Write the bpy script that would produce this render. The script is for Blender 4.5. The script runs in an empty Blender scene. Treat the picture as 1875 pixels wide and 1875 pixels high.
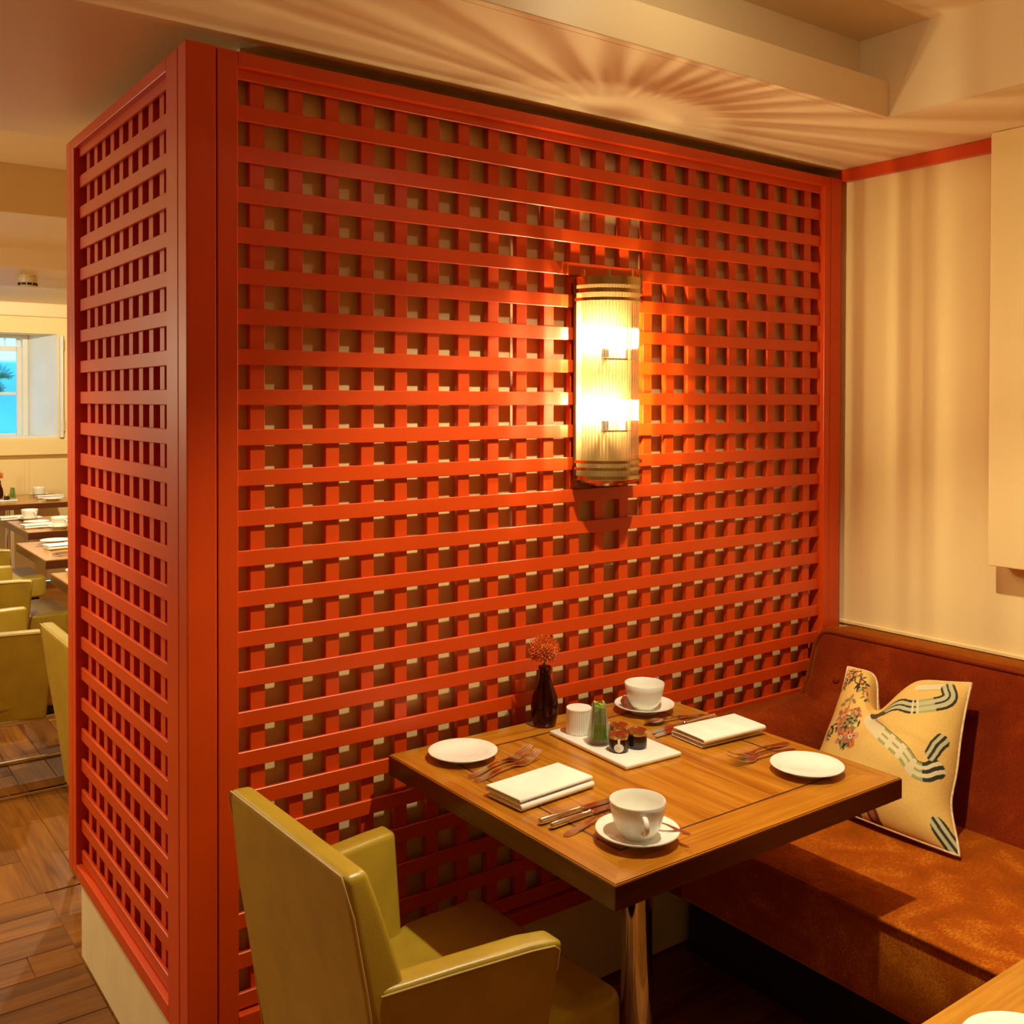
import bpy, bmesh, math, random
import numpy as np
from mathutils import Vector, Matrix

random.seed(7)
SC = bpy.context.scene
COL = SC.collection
PI = math.pi

# ------------------------------------------------------------------ camera
cam_data = bpy.data.cameras.new('camera')
cam = bpy.data.objects.new('camera', cam_data)
COL.objects.link(cam)
YAW, PIT, ROL = math.radians(53.809), math.radians(-0.7607), math.radians(0.1246)
fw = Vector((math.cos(YAW) * math.cos(PIT), math.sin(YAW) * math.cos(PIT), math.sin(PIT)))
rt = Vector((math.sin(YAW), -math.cos(YAW), 0))
up = rt.cross(fw)
r2 = rt * math.cos(ROL) + up * math.sin(ROL)
u2 = -rt * math.sin(ROL) + up * math.cos(ROL)
cam.matrix_world = Matrix(((r2.x, u2.x, -fw.x, -0.7802), (r2.y, u2.y, -fw.y, -2.0434),
                           (r2.z, u2.z, -fw.z, 1.564), (0, 0, 0, 1)))
cam_data.sensor_width = 36.0
cam_data.lens = 35.516
cam_data.shift_y = -0.0950
cam_data.clip_start = 0.05
SC.camera = cam

# ------------------------------------------------------------------ world, exposure, lamps
SC.view_settings.view_transform = 'Standard'
SC.view_settings.look = 'None'
SC.view_settings.gamma = 1.0
SC.view_settings.use_curve_mapping = False
SC.view_settings.exposure = -0.12
SC.cycles.caustics_reflective = False
SC.cycles.caustics_refractive = False
SC.cycles.max_bounces = 10
SC.cycles.diffuse_bounces = 5
SC.cycles.transparent_max_bounces = 24
SC.cycles.sample_clamp_indirect = 4.0

world = bpy.data.worlds.new('world')
SC.world = world
world.use_nodes = True
bg = world.node_tree.nodes['Background']
bg.inputs[0].default_value = (0.20, 0.60, 1.0, 1)      # the blue daylight outside the far window
bg.inputs[1].default_value = 5.5

WARM = (1.0, 0.90, 0.58)


def spot(name, loc, power, size=100, blend=0.35, target=None, color=WARM, radius=0.025):
    l = bpy.data.lights.new(name, 'SPOT')
    l.energy = power
    l.color = color
    l.spot_size = math.radians(size)
    l.spot_blend = blend
    l.shadow_soft_size = radius
    o = bpy.data.objects.new(name, l)
    COL.objects.link(o)
    o.location = loc
    d = Vector(target) - Vector(loc) if target else Vector((0, 0, -1))
    o.rotation_euler = d.to_track_quat('-Z', 'Y').to_euler()
    return o


# ceiling downlights and an added fill (all of them sit in the ceilings, out of the picture)
spot('downlight_over_table', (0.755, -0.82, 2.53), 138, 104, 0.45)
spot('downlight_over_second_table', (0.755, -2.10, 2.53), 85, 72, 0.4)
spot('downlight_aisle', (-0.13, -2.04, 2.53), 6, 120, 0.6)
spot('downlight_passage', (-0.95, 1.12, 2.29), 80, 120, 0.6)
spot('downlight_room_near', (-0.25, 2.15, 2.60), 110, 120, 0.6)
spot('downlight_room_tables', (0.60, 3.30, 2.38), 120, 125, 0.6)
spot('downlight_room_middle', (0.55, 4.55, 2.27), 110, 125, 0.6)
spot('downlight_room_far', (0.70, 5.35, 2.385), 170, 110, 0.8, (0.95, 7.4, 1.35))
spot('fill_behind', (-2.4, -3.6, 2.29), 20, 140, 0.6)  # added fill light behind the camera, not a known lamp
sl = bpy.data.lights.new('downlight_spill', 'POINT')            # added point light for the table lamp's glow on its tray sides
sl.energy, sl.color, sl.shadow_soft_size = 3, WARM, 0.03
so = bpy.data.objects.new('downlight_spill', sl)
COL.objects.link(so)
so.location = (0.755, -0.82, 2.50)
pl = bpy.data.lights.new('passage_fill', 'POINT')        # added unseen fill that brightens soffit, side lattice and far-room ceilings
pl.energy, pl.color, pl.shadow_soft_size = 100, WARM, 0.09
po = bpy.data.objects.new('passage_fill', pl)
COL.objects.link(po)
po.location = (-2.1, 2.9, 1.75)


# ------------------------------------------------------------------ materials
def new_mat(name):
    m = bpy.data.materials.new(name)
    m.use_nodes = True
    nt = m.node_tree
    return m, nt, nt.nodes['Principled BSDF']


def noise_bump(nt, bsdf, scale, strength, dist=0.002, detail=3, coords='Object', stretch=None):
    tc = nt.nodes.new('ShaderNodeTexCoord')
    n = nt.nodes.new('ShaderNodeTexNoise')
    n.inputs['Scale'].default_value = scale
    n.inputs['Detail'].default_value = detail
    src = tc.outputs[coords]
    if stretch:
        mp = nt.nodes.new('ShaderNodeMapping')
        mp.inputs['Scale'].default_value = stretch
        nt.links.new(src, mp.inputs[0])
        src = mp.outputs[0]
    nt.links.new(src, n.inputs['Vector'])
    b = nt.nodes.new('ShaderNodeBump')
    b.inputs['Strength'].default_value = strength
    b.inputs['Distance'].default_value = dist
    nt.links.new(n.outputs['Fac'], b.inputs['Height'])
    nt.links.new(b.outputs[0], bsdf.inputs['Normal'])
    return n


def paint(name, col, rough=0.5, var=0.05, scale=6, bump=0.05, spec=0.5, metallic=0.0, bscale=120):
    m, nt, b = new_mat(name)
    tc = nt.nodes.new('ShaderNodeTexCoord')
    n = nt.nodes.new('ShaderNodeTexNoise')
    n.inputs['Scale'].default_value = scale
    n.inputs['Detail'].default_value = 4
    nt.links.new(tc.outputs['Object'], n.inputs['Vector'])
    r = nt.nodes.new('ShaderNodeValToRGB')
    r.color_ramp.elements[0].position = 0.3
    r.color_ramp.elements[1].position = 0.7
    r.color_ramp.elements[0].color = tuple(c * (1 - var) for c in col) + (1,)
    r.color_ramp.elements[1].color = tuple(min(1, c * (1 + var)) for c in col) + (1,)
    nt.links.new(n.outputs['Fac'], r.inputs[0])
    nt.links.new(r.outputs[0], b.inputs['Base Color'])
    b.inputs['Roughness'].default_value = rough
    b.inputs['Metallic'].default_value = metallic
    b.inputs['Specular IOR Level'].default_value = spec
    if bump:
        noise_bump(nt, b, bscale, bump)
    return m


def wood(name, light, dark, rough=0.35, stretch=(1.6, 26, 26), rnd=0.25, coat=0.0):
    """grain along the object's own X axis; every board gets its own offset and tone"""
    m, nt, b = new_mat(name)
    N, L = nt.nodes, nt.links
    tc = N.new('ShaderNodeTexCoord')
    oi = N.new('ShaderNodeObjectInfo')
    off = N.new('ShaderNodeVectorMath'); off.operation = 'SCALE'
    off.inputs[0].default_value = (17, 9, 5)
    L.new(oi.outputs['Random'], off.inputs['Scale'])
    add = N.new('ShaderNodeVectorMath'); add.operation = 'ADD'
    L.new(tc.outputs['Object'], add.inputs[0]); L.new(off.outputs[0], add.inputs[1])
    mp = N.new('ShaderNodeMapping'); mp.inputs['Scale'].default_value = stretch
    L.new(add.outputs[0], mp.inputs[0])
    n1 = N.new('ShaderNodeTexNoise'); n1.inputs['Scale'].default_value = 1.0
    n1.inputs['Detail'].default_value = 5; n1.inputs['Distortion'].default_value = 1.2
    L.new(mp.outputs[0], n1.inputs['Vector'])
    mp2 = N.new('ShaderNodeMapping'); mp2.inputs['Scale'].default_value = (stretch[0] * 3, stretch[1] * 6, stretch[2] * 6)
    L.new(add.outputs[0], mp2.inputs[0])
    n2 = N.new('ShaderNodeTexNoise'); n2.inputs['Scale'].default_value = 1.0; n2.inputs['Detail'].default_value = 3
    L.new(mp2.outputs[0], n2.inputs['Vector'])
    mx = N.new('ShaderNodeMix'); mx.data_type = 'FLOAT'; mx.inputs[0].default_value = 0.35
    L.new(n1.outputs['Fac'], mx.inputs[2]); L.new(n2.outputs['Fac'], mx.inputs[3])
    r = N.new('ShaderNodeValToRGB')
    r.color_ramp.elements[0].position = 0.33; r.color_ramp.elements[0].color = dark + (1,)
    r.color_ramp.elements[1].position = 0.62; r.color_ramp.elements[1].color = light + (1,)
    L.new(mx.outputs[0], r.inputs[0])
    hsv = N.new('ShaderNodeHueSaturation')
    mr = N.new('ShaderNodeMapRange')
    mr.inputs[3].default_value = 1 - rnd; mr.inputs[4].default_value = 1 + rnd
    L.new(oi.outputs['Random'], mr.inputs[0])
    L.new(mr.outputs[0], hsv.inputs['Value']); L.new(r.outputs[0], hsv.inputs['Color'])
    L.new(hsv.outputs[0], b.inputs['Base Color'])
    b.inputs['Roughness'].default_value = rough
    b.inputs['Coat Weight'].default_value = coat
    b.inputs['Coat Roughness'].default_value = 0.15
    bp = N.new('ShaderNodeBump'); bp.inputs['Strength'].default_value = 0.12; bp.inputs['Distance'].default_value = 0.001
    L.new(mx.outputs[0], bp.inputs['Height']); L.new(bp.outputs[0], b.inputs['Normal'])
    return m


def metal(name, col, rough=0.15):
    m, nt, b = new_mat(name)
    b.inputs['Base Color'].default_value = col + (1,)
    b.inputs['Metallic'].default_value = 1.0
    b.inputs['Roughness'].default_value = rough
    noise_bump(nt, b, 300, 0.02, 0.0005)
    return m


def glass(name, col=(1, 1, 1), see_through=0.45, rough=0.0, ior=1.45):
    m, nt, b = new_mat(name)
    b.inputs['Base Color'].default_value = col + (1,)
    b.inputs['Transmission Weight'].default_value = 1.0
    b.inputs['Roughness'].default_value = rough
    b.inputs['IOR'].default_value = ior
    tr = nt.nodes.new('ShaderNodeBsdfTransparent')
    tr.inputs[0].default_value = col + (1,)
    mx = nt.nodes.new('ShaderNodeMixShader')
    mx.inputs[0].default_value = see_through
    nt.links.new(b.outputs[0], mx.inputs[1])
    nt.links.new(tr.outputs[0], mx.inputs[2])
    nt.links.new(mx.outputs[0], nt.nodes['Material Output'].inputs[0])
    return m


def emit(name, col, strength):
    m, nt, b = new_mat(name)
    b.inputs['Base Color'].default_value = col + (1,)
    b.inputs['Emission Color'].default_value = col + (1,)
    b.inputs['Emission Strength'].default_value = strength
    return m


def velvet_mat(name, col, worn):
    m, nt, b = new_mat(name)
    N, L = nt.nodes, nt.links
    tc = N.new('ShaderNodeTexCoord')
    n = N.new('ShaderNodeTexNoise'); n.inputs['Scale'].default_value = 9; n.inputs['Detail'].default_value = 6
    n.inputs['Distortion'].default_value = 1.0
    L.new(tc.outputs['Object'], n.inputs['Vector'])
    mp = N.new('ShaderNodeMapping'); mp.inputs['Scale'].default_value = (90, 260, 260)
    L.new(tc.outputs['Object'], mp.inputs[0])
    n2 = N.new('ShaderNodeTexNoise'); n2.inputs['Scale'].default_value = 1; n2.inputs['Detail'].default_value = 2
    L.new(mp.outputs[0], n2.inputs['Vector'])
    mx = N.new('ShaderNodeMix'); mx.data_type = 'FLOAT'; mx.inputs[0].default_value = 0.45
    L.new(n.outputs['Fac'], mx.inputs[2]); L.new(n2.outputs['Fac'], mx.inputs[3])
    r = N.new('ShaderNodeValToRGB')
    r.color_ramp.elements[0].position = 0.36; r.color_ramp.elements[0].color = tuple(c * 0.72 for c in col) + (1,)
    r.color_ramp.elements[1].position = 0.70; r.color_ramp.elements[1].color = worn + (1,)
    e = r.color_ramp.elements.new(0.52); e.color = col + (1,)
    L.new(mx.outputs[0], r.inputs[0]); L.new(r.outputs[0], b.inputs['Base Color'])
    b.inputs['Roughness'].default_value = 0.85
    b.inputs['Sheen Weight'].default_value = 0.6
    b.inputs['Sheen Tint'].default_value = (1, 0.45, 0.03, 1)
    b.inputs['Sheen Roughness'].default_value = 0.4
    b.inputs['Specular IOR Level'].default_value = 0.1
    bp = N.new('ShaderNodeBump'); bp.inputs['Strength'].default_value = 0.25; bp.inputs['Distance'].default_value = 0.001
    L.new(n2.outputs['Fac'], bp.inputs['Height']); L.new(bp.outputs[0], b.inputs['Normal'])
    return m


M = {}
M['red'] = paint('red_paint', (0.62, 0.056, 0.002), 0.36, 0.06, 5, 0.03)
M['cream'] = paint('cream_wall', (0.87, 0.67, 0.33), 0.62, 0.03, 2, 0.06)
M['backing'] = paint('cream_board', (0.80, 0.60, 0.30), 0.6, 0.06, 14, 0.05)
M['ceiling'] = paint('ceiling_paint', (0.86, 0.69, 0.43), 0.42, 0.03, 1.3, 0.03)
M['ceil_white'] = paint('pale_ceiling_paint', (0.82, 0.64, 0.38), 0.5, 0.03, 1.3, 0.03)
M['plinth'] = paint('plinth_paint', (0.84, 0.70, 0.42), 0.5, 0.05, 9, 0.05)
M['table'] = wood('table_veneer', (0.52, 0.215, 0.016), (0.27, 0.080, 0.005), 0.24, (1.5, 22, 22), 0.07, 0.35)
M['edge'] = wood('table_edge_wood', (0.120, 0.030, 0.009), (0.060, 0.012, 0.005), 0.3, (1.5, 30, 30), 0.05)
M['inlay'] = paint('dark_inlay', (0.05, 0.014, 0.006), 0.35, 0.1, 30, 0)
M['floor'] = wood('floor_planks', (0.24, 0.080, 0.006), (0.095, 0.025, 0.002), 0.5, (1.4, 15, 15), 0.28, 0.0)
M['floor'].node_tree.nodes['Principled BSDF'].inputs['Specular IOR Level'].default_value = 0.22
M['leather'] = paint('olive_leather', (0.40, 0.262, 0.022), 0.36, 0.10, 14, 0.12, 0.6, 0, 260)
M['piping'] = paint('pale_piping', (0.55, 0.40, 0.14), 0.4, 0.08, 30, 0)
M['velvet'] = velvet_mat('shaded_rust_velvet', (0.185, 0.017, 0.001), (0.27, 0.040, 0.002))  # backrest and arm: same velvet, its shade put into a darker colour
M['velvet_lit_worn'] = velvet_mat('lit_worn_rust_velvet', (0.36, 0.066, 0.002), (0.60, 0.190, 0.012))  # seat: lighter copy with the light put into its colour, plus worn marks
M['chrome'] = metal('chrome', (0.86, 0.84, 0.82), 0.07)
M['steel'] = metal('cutlery_steel', (0.80, 0.76, 0.72), 0.14)
M['brass'] = metal('polished_brass', (0.66, 0.47, 0.20), 0.18)
M['champagne'] = paint('satin_champagne_plate', (0.24, 0.145, 0.055), 0.4, 0.03, 10, 0)
M['gold'] = metal('gold_lid', (0.85, 0.62, 0.25), 0.2)
M['rod'] = glass('ribbed_glass', (1.0, 0.98, 0.95), 0.50)
M['clear'] = glass('clear_glass', (0.97, 1.0, 0.95), 0.55)
M['brown_glass'] = glass('brown_glass', (0.30, 0.045, 0.012), 0.25)
M['jam'] = paint('dark_jam', (0.030, 0.010, 0.006), 0.12, 0.2, 40, 0, 0.7)
M['bulb'] = emit('lit_bulb', (1.0, 0.80, 0.42), 6000)
M['china'] = paint('white_china', (0.86, 0.84, 0.78), 0.14, 0.01, 5, 0, 0.6)
M['linen'] = paint('white_linen', (0.86, 0.83, 0.77), 0.8, 0.03, 40, 0.12, 0.2, 0, 500)
M['green'] = paint('green_sachet', (0.40, 0.56, 0.09), 0.45, 0.3, 60, 0)
M['sachet_label'] = paint('sachet_label', (0.75, 0.74, 0.55), 0.5, 0.1, 80, 0)
M['orange_petal'] = paint('orange_stamens', (0.72, 0.14, 0.015), 0.5, 0.35, 60, 0)
M['yellow_core'] = paint('yellow_flower_core', (0.60, 0.30, 0.04), 0.5, 0.3, 80, 0)
M['stem'] = paint('green_stem', (0.16, 0.22, 0.04), 0.5, 0.2, 60, 0)
M['paper'] = paint('label_paper', (0.82, 0.78, 0.68), 0.6, 0.03, 40, 0)
M['cord'] = paint('cushion_cord', (0.74, 0.58, 0.36), 0.6, 0.25, 90, 0)
M['ink'] = paint('dark_ink', (0.50, 0.45, 0.40), 0.6, 0.1, 40, 0)
M['lid_reflection'] = paint('lid_top_painted_reflection', (0.20, 0.028, 0.012), 0.18, 0.2, 30, 0, 0.8)  # top of the gold lid, a red-brown reflection put into the colour
M['white_paint'] = paint('white_window_paint', (0.80, 0.80, 0.78), 0.4, 0.03, 6, 0.02)
M['pane'] = glass('window_pane', (0.85, 0.98, 1.0), 0.7)
M['fern'] = paint('fern_leaf', (0.02, 0.12, 0.09), 0.5, 0.2, 20, 0)
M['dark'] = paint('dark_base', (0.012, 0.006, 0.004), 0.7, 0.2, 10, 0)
M['black'] = paint('black_slot', (0.01, 0.01, 0.01), 0.6, 0.1, 10, 0)
M['plastic'] = paint('cream_plastic', (0.72, 0.62, 0.42), 0.4, 0.03, 10, 0)
M['lightwell'] = paint('lightwell_wall', (0.16, 0.42, 0.50), 0.7, 0.12, 3, 0.1)

m, nt, b = new_mat('embroidered_cotton')
ca = nt.nodes.new('ShaderNodeVertexColor'); ca.layer_name = 'Col'
nt.links.new(ca.outputs[0], b.inputs['Base Color'])
b.inputs['Roughness'].default_value = 0.75
b.inputs['Specular IOR Level'].default_value = 0.25
noise_bump(nt, b, 420, 0.25, 0.001, 2)
M['cushion'] = m


# ------------------------------------------------------------------ mesh helpers
class MB:
    def __init__(self):
        self.bm = bmesh.new()

    def box(self, x0, x1, y0, y1, z0, z1, bev=0.0, seg=2):
        vs = [self.bm.verts.new(p) for p in
              ((x0, y0, z0), (x1, y0, z0), (x1, y1, z0), (x0, y1, z0), (x0, y0, z1), (x1, y0, z1), (x1, y1, z1), (x0, y1, z1))]
        fs = [self.bm.faces.new([vs[i] for i in f]) for f in
              ((3, 2, 1, 0), (4, 5, 6, 7), (0, 1, 5, 4), (1, 2, 6, 5), (2, 3, 7, 6), (3, 0, 4, 7))]
        if bev:
            es = list({e for f in fs for e in f.edges})
            bmesh.ops.bevel(self.bm, geom=es, offset=bev, segments=seg, affect='EDGES', profile=0.5)
        return self

    def prism(self, pts, axis, a, b, bev=0.0, seg=2):
        """polygon extruded along axis; pts are the other two coordinates in xyz order"""
        def P(p, t):
            if axis == 'x': return (t, p[0], p[1])
            if axis == 'y': return (p[0], t, p[1])
            return (p[0], p[1], t)
        A = [self.bm.verts.new(P(p, a)) for p in pts]
        B = [self.bm.verts.new(P(p, b)) for p in pts]
        n = len(pts)
        fs = [self.bm.faces.new(A), self.bm.faces.new(B[::-1])]
        for i in range(n):
            j = (i + 1) % n
            fs.append(self.bm.faces.new((A[i], B[i], B[j], A[j])))
        bmesh.ops.recalc_face_normals(self.bm, faces=fs)
        if bev:
            es = list({e for f in fs for e in f.edges})
            bmesh.ops.bevel(self.bm, geom=es, offset=bev, segments=seg, affect='EDGES', profile=0.5)
        return self

    def hexa(self, p, bev=0.0, seg=2):
        """eight corners: bottom loop 0-3, top loop 4-7"""
        vs = [self.bm.verts.new(q) for q in p]
        fs = [self.bm.faces.new([vs[i] for i in f]) for f in
              ((3, 2, 1, 0), (4, 5, 6, 7), (0, 1, 5, 4), (1, 2, 6, 5), (2, 3, 7, 6), (3, 0, 4, 7))]
        bmesh.ops.recalc_face_normals(self.bm, faces=fs)
        if bev:
            es = list({e for f in fs for e in f.edges})
            bmesh.ops.bevel(self.bm, geom=es, offset=bev, segments=seg, affect='EDGES', profile=0.5)
        return self

    def lathe(self, prof, seg=32, c=(0, 0, 0), a0=0.0, a1=2 * PI, sx=1.0):
        full = abs(a1 - a0 - 2 * PI) < 1e-6
        n = seg if full else seg + 1
        rings = []
        for r, z in prof:
            if r < 1e-6 and full:
                rings.append([self.bm.verts.new((c[0], c[1], c[2] + z))])
            else:
                rings.append([self.bm.verts.new((c[0] + sx * r * math.cos(a0 + (a1 - a0) * i / seg),
                                                 c[1] + r * math.sin(a0 + (a1 - a0) * i / seg), c[2] + z)) for i in range(n)])
        for R0, R1 in zip(rings, rings[1:]):
            m = n if full else n - 1
            for i in range(m):
                j = (i + 1) % n
                if len(R0) == 1 and len(R1) == 1: continue
                if len(R0) == 1: self.bm.faces.new((R0[0], R1[j], R1[i]))
                elif len(R1) == 1: self.bm.faces.new((R0[i], R0[j], R1[0]))
                else: self.bm.faces.new((R0[i], R0[j], R1[j], R1[i]))
        return self

    def tube(self, pts, r, seg=8, closed=False, flat=1.0):
        pts = [Vector(p) for p in pts]
        n = len(pts)
        rs = r if isinstance(r, (list, tuple)) else [r] * n
        rings = []
        prev = None
        for i in range(n):
            if closed: t = pts[(i + 1) % n] - pts[i - 1]
            else: t = pts[min(i + 1, n - 1)] - pts[max(i - 1, 0)]
            t.normalize()
            if prev is None:
                a = Vector((0, 0, 1)) if abs(t.z) < 0.9 else Vector((1, 0, 0))
                u = t.cross(a).normalized()
            else:
                u = (prev - t * prev.dot(t)).normalized()
            prev = u
            v = t.cross(u)
            rings.append([self.bm.verts.new(pts[i] + (u * math.cos(2 * PI * k / seg) + v * math.sin(2 * PI * k / seg) * flat) * rs[i])
                          for k in range(seg)])
        m = n if closed else n - 1
        for i in range(m):
            A, B = rings[i], rings[(i + 1) % n]
            for k in range(seg):
                l = (k + 1) % seg
                self.bm.faces.new((A[k], A[l], B[l], B[k]))
        if not closed:
            self.bm.faces.new(rings[0][::-1]); self.bm.faces.new(rings[-1])
        return self

    def ribbon(self, path, widths, th, axis_w=(0, 1, 0)):
        """a flat bar along path; widths across axis_w, thickness th along z"""
        w = Vector(axis_w)
        secs = []
        for p, wd in zip(path, widths):
            p = Vector(p)
            secs.append([self.bm.verts.new(p + w * wd * s + Vector((0, 0, t))) for s, t in ((-1, 0), (1, 0), (1, th), (-1, th))])
        for A, B in zip(secs, secs[1:]):
            for k in range(4):
                l = (k + 1) % 4
                self.bm.faces.new((A[k], A[l], B[l], B[k]))
        self.bm.faces.new(secs[0][::-1]); self.bm.faces.new(secs[-1])
        bmesh.ops.recalc_face_normals(self.bm, faces=self.bm.faces[:])
        return self

    def mesh(self, name, mat, smooth=False, angle=35):
        me = bpy.data.meshes.new(name)
        bmesh.ops.recalc_face_normals(self.bm, faces=self.bm.faces[:])
        if smooth:
            ca = math.cos(math.radians(angle))
            for f in self.bm.faces: f.smooth = True
            for e in self.bm.edges:
                if len(e.link_faces) == 2 and e.link_faces[0].normal.dot(e.link_faces[1].normal) < ca:
                    e.smooth = False
        self.bm.to_mesh(me)
        self.bm.free()
        me.materials.append(mat)
        return me

    def build(self, name, mat, parent=None, smooth=False, loc=None, rz=0.0, angle=35):
        o = bpy.data.objects.new(name, self.mesh(name, mat, smooth, angle))
        COL.objects.link(o)
        if parent: o.parent = parent
        if loc: o.location = loc
        if rz: o.rotation_euler = (0, 0, rz)
        return o


def place(name, me, parent=None, loc=(0, 0, 0), rot=(0, 0, 0)):
    o = bpy.data.objects.new(name, me)
    COL.objects.link(o)
    if parent: o.parent = parent
    o.location = loc
    o.rotation_euler = rot
    return o


def tag(o, label=None, cat=None, group=None, kind=None):
    if label: o['label'] = label
    if cat: o['category'] = cat
    if group: o['group'] = group
    if kind: o['kind'] = kind
    return o


def thing(name, label, cat, loc=(0, 0, 0), rz=0.0, group=None):
    o = bpy.data.objects.new(name, None)
    o.empty_display_size = 0.05
    COL.objects.link(o)
    o.location = loc
    o.rotation_euler = (0, 0, rz)
    return tag(o, label, cat, group)


def dup(root, loc, rz=None, label=None, group=None, scale=None):
    def cp(o, par):
        c = o.copy()
        COL.objects.link(c)
        if par is not None:
            c.parent = par
            c.matrix_parent_inverse = o.matrix_parent_inverse.copy()
        for ch in list(o.children): cp(ch, c)
        return c
    r = cp(root, None)
    r.location = loc
    if rz is not None: r.rotation_euler = (0, 0, rz)
    if scale: r.scale = scale
    if label: r['label'] = label
    if group: r['group'] = group
    return r


def struct(name, mb, mat, parent=None, smooth=False):
    o = mb.build(name, mat, parent, smooth)
    if parent is None: o['kind'] = 'structure'
    return o


# ------------------------------------------------------------------ room shell
CZ = 2.32                      # ceiling over the dining nook
WX = 2.06                      # right wall
YF = 7.40                      # far wall of the room behind
XL, YB = -4.0, -4.6

fl = struct('floor', MB().box(XL, WX, YB, YF, -0.06, -0.004), M['floor'])
# planks along X in front, along Y beyond, each its own board
pm = {}
def plank(x0, x1, y0, y1, along='x'):
    L, W = (x1 - x0, y1 - y0) if along == 'x' else (y1 - y0, x1 - x0)
    key = (round(L, 3), round(W, 3))
    if key not in pm:
        pm[key] = MB().box(-L / 2, L / 2, -W / 2, W / 2, -0.012, 0.0, 0.0018, 1).mesh('plank', M['floor'])
    place('plank', pm[key], fl, ((x0 + x1) / 2, (y0 + y1) / 2, 0), (0, 0, 0 if along == 'x' else PI / 2))
G = 0.0009
yb = 1.405
row = 0
while yb > 0.30:
    ya = yb - 0.125
    cuts = [-1.75, (-0.93 if row % 2 else -0.55) + 0.05 * (row % 3), -0.09]
    if row == 3: cuts = [-1.75, -1.0, -0.214, -0.09]
    for a, c in zip(cuts, cuts[1:]): plank(a + G, c - G, ya + G, yb - G)
    yb = ya; row += 1
for i, xa in enumerate([-1.032, -0.9, -0.768, -0.636, -0.504, -0.372, -0.242, -0.112, 0.020, 0.165, 0.297, 0.43]):
    ys = [1.405, 1.69 + 0.31 * (i % 2), 2.33 + 0.24 * (i % 3), 2.95 + 0.3 * ((i + 1) % 2), 3.9]
    w = 0.132 if i != 8 else 0.145
    for a, c in zip(ys, ys[1:]): plank(xa + G, xa + w - G, a + G, c - G, 'y')

struct('wall_right', MB().box(WX, WX + 0.1, YB, YF, 0, 2.9), M['cream'])
struct('wall_back', MB().box(XL, WX + 0.1, YB - 0.1, YB, 0, 2.9), M['cream'])
struct('wall_left', MB().box(XL - 0.1, XL, YB - 0.1, YF, 0, 2.9), M['cream'])
# core of the trellis-clad partition, cream boards showing through the slats
struct('wall_partition', MB().box(-0.056, WX - 0.001, 0.038, 0.955, 0, 2.286).box(0.06, WX - 0.001, 0.13, 0.90, 2.286, 2.40), M['backing'])
struct('baseboard_partition', MB().box(-0.088, 2.03, 0.006, 0.949, 0, 0.238, 0.002, 1), M['plinth'])

# ceilings: nook slab with a tray, soffit over the screen, beams in the room beyond
ce = struct('ceiling', MB().box(XL, 1.614, -0.44, 0.012, CZ, CZ + 0.022), M['ceiling'])
MB().box(XL, 1.614, -0.345, 0.0119, CZ + 0.0221, 2.75).build('ceiling_panel', M['ceiling'], ce)
MB().box(1.614, WX, -0.372, 0.012, CZ, 2.75).build('ceiling_panel', M['ceiling'], ce)
MB().box(XL, 1.614, -0.462, -0.44, CZ, 2.414, 0.002, 1).build('tray_lip', M['ceiling'], ce)
MB().box(XL, 1.70, -0.372, -0.346, CZ + 0.023, 2.60).build('tray_cove_face', M['ceiling'], ce)
MB().box(1.614, WX, -3.4, -0.372, CZ, 2.60).build('tray_side', M['ceiling'], ce)
MB().box(XL, 1.62, -3.4, -0.33, 2.545, 2.60).build('tray_top', M['ceiling'], ce)
MB().box(XL, -2.4, -3.4, -0.462, CZ, 2.60).build('tray_side', M['ceiling'], ce)
MB().box(XL, WX, YB, -3.4, CZ, 2.60).build('ceiling_panel', M['ceiling'], ce)
MB().box(XL, WX, 0.012, 1.19, 2.345, 2.75).build('soffit', M['ceiling'], ce)
MB().box(XL, WX, 1.19, 2.92, 2.62, 2.75).build('ceiling_panel', M['ceil_white'], ce)
MB().box(XL, WX, 2.92, 4.06, 2.40, 2.75, 0.003, 1).build('ceiling_beam', M['ceil_white'], ce)
MB().box(XL, WX, 4.06, 5.08, 2.296, 2.75, 0.003, 1).build('ceiling_beam', M['ceil_white'], ce)
MB().box(XL, WX, 5.08, YF + 0.1, 2.40, 2.75).build('ceiling_panel', M['ceil_white'], ce)

# far wall with the window opening
wz0, wz1, wx0, wx1 = 1.242, 2.139, 0.10, 1.222
wf = MB()
wf.box(XL, wx0, YF, YF + 0.4, 0, 2.75).box(wx1, WX + 0.1, YF, YF + 0.4, 0, 2.75)
wf.box(wx0, wx1, YF, YF + 0.4, 0, wz0).box(wx0, wx1, YF, YF + 0.4, wz1, 2.75)
wfar = struct('wall_far', wf, M['cream'])
MB().box(XL, WX, YF - 0.035, YF, 2.282, 2.40, 0.006, 1).build('cornice', M['ceil_white'], wfar)
MB().box(XL, WX, YF - 0.06, YF, 1.095, wz0 - 0.015, 0.005, 1).build('dado_ledge', M['cream'], wfar)
for a, c in ((-0.6, 0.20), (0.24, 0.955), (0.99, 1.75)):
    MB().box(a, c, YF - 0.012, YF, 0.30, 1.052, 0.004, 1).build('wainscot_panel', M['cream'], wfar)

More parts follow.
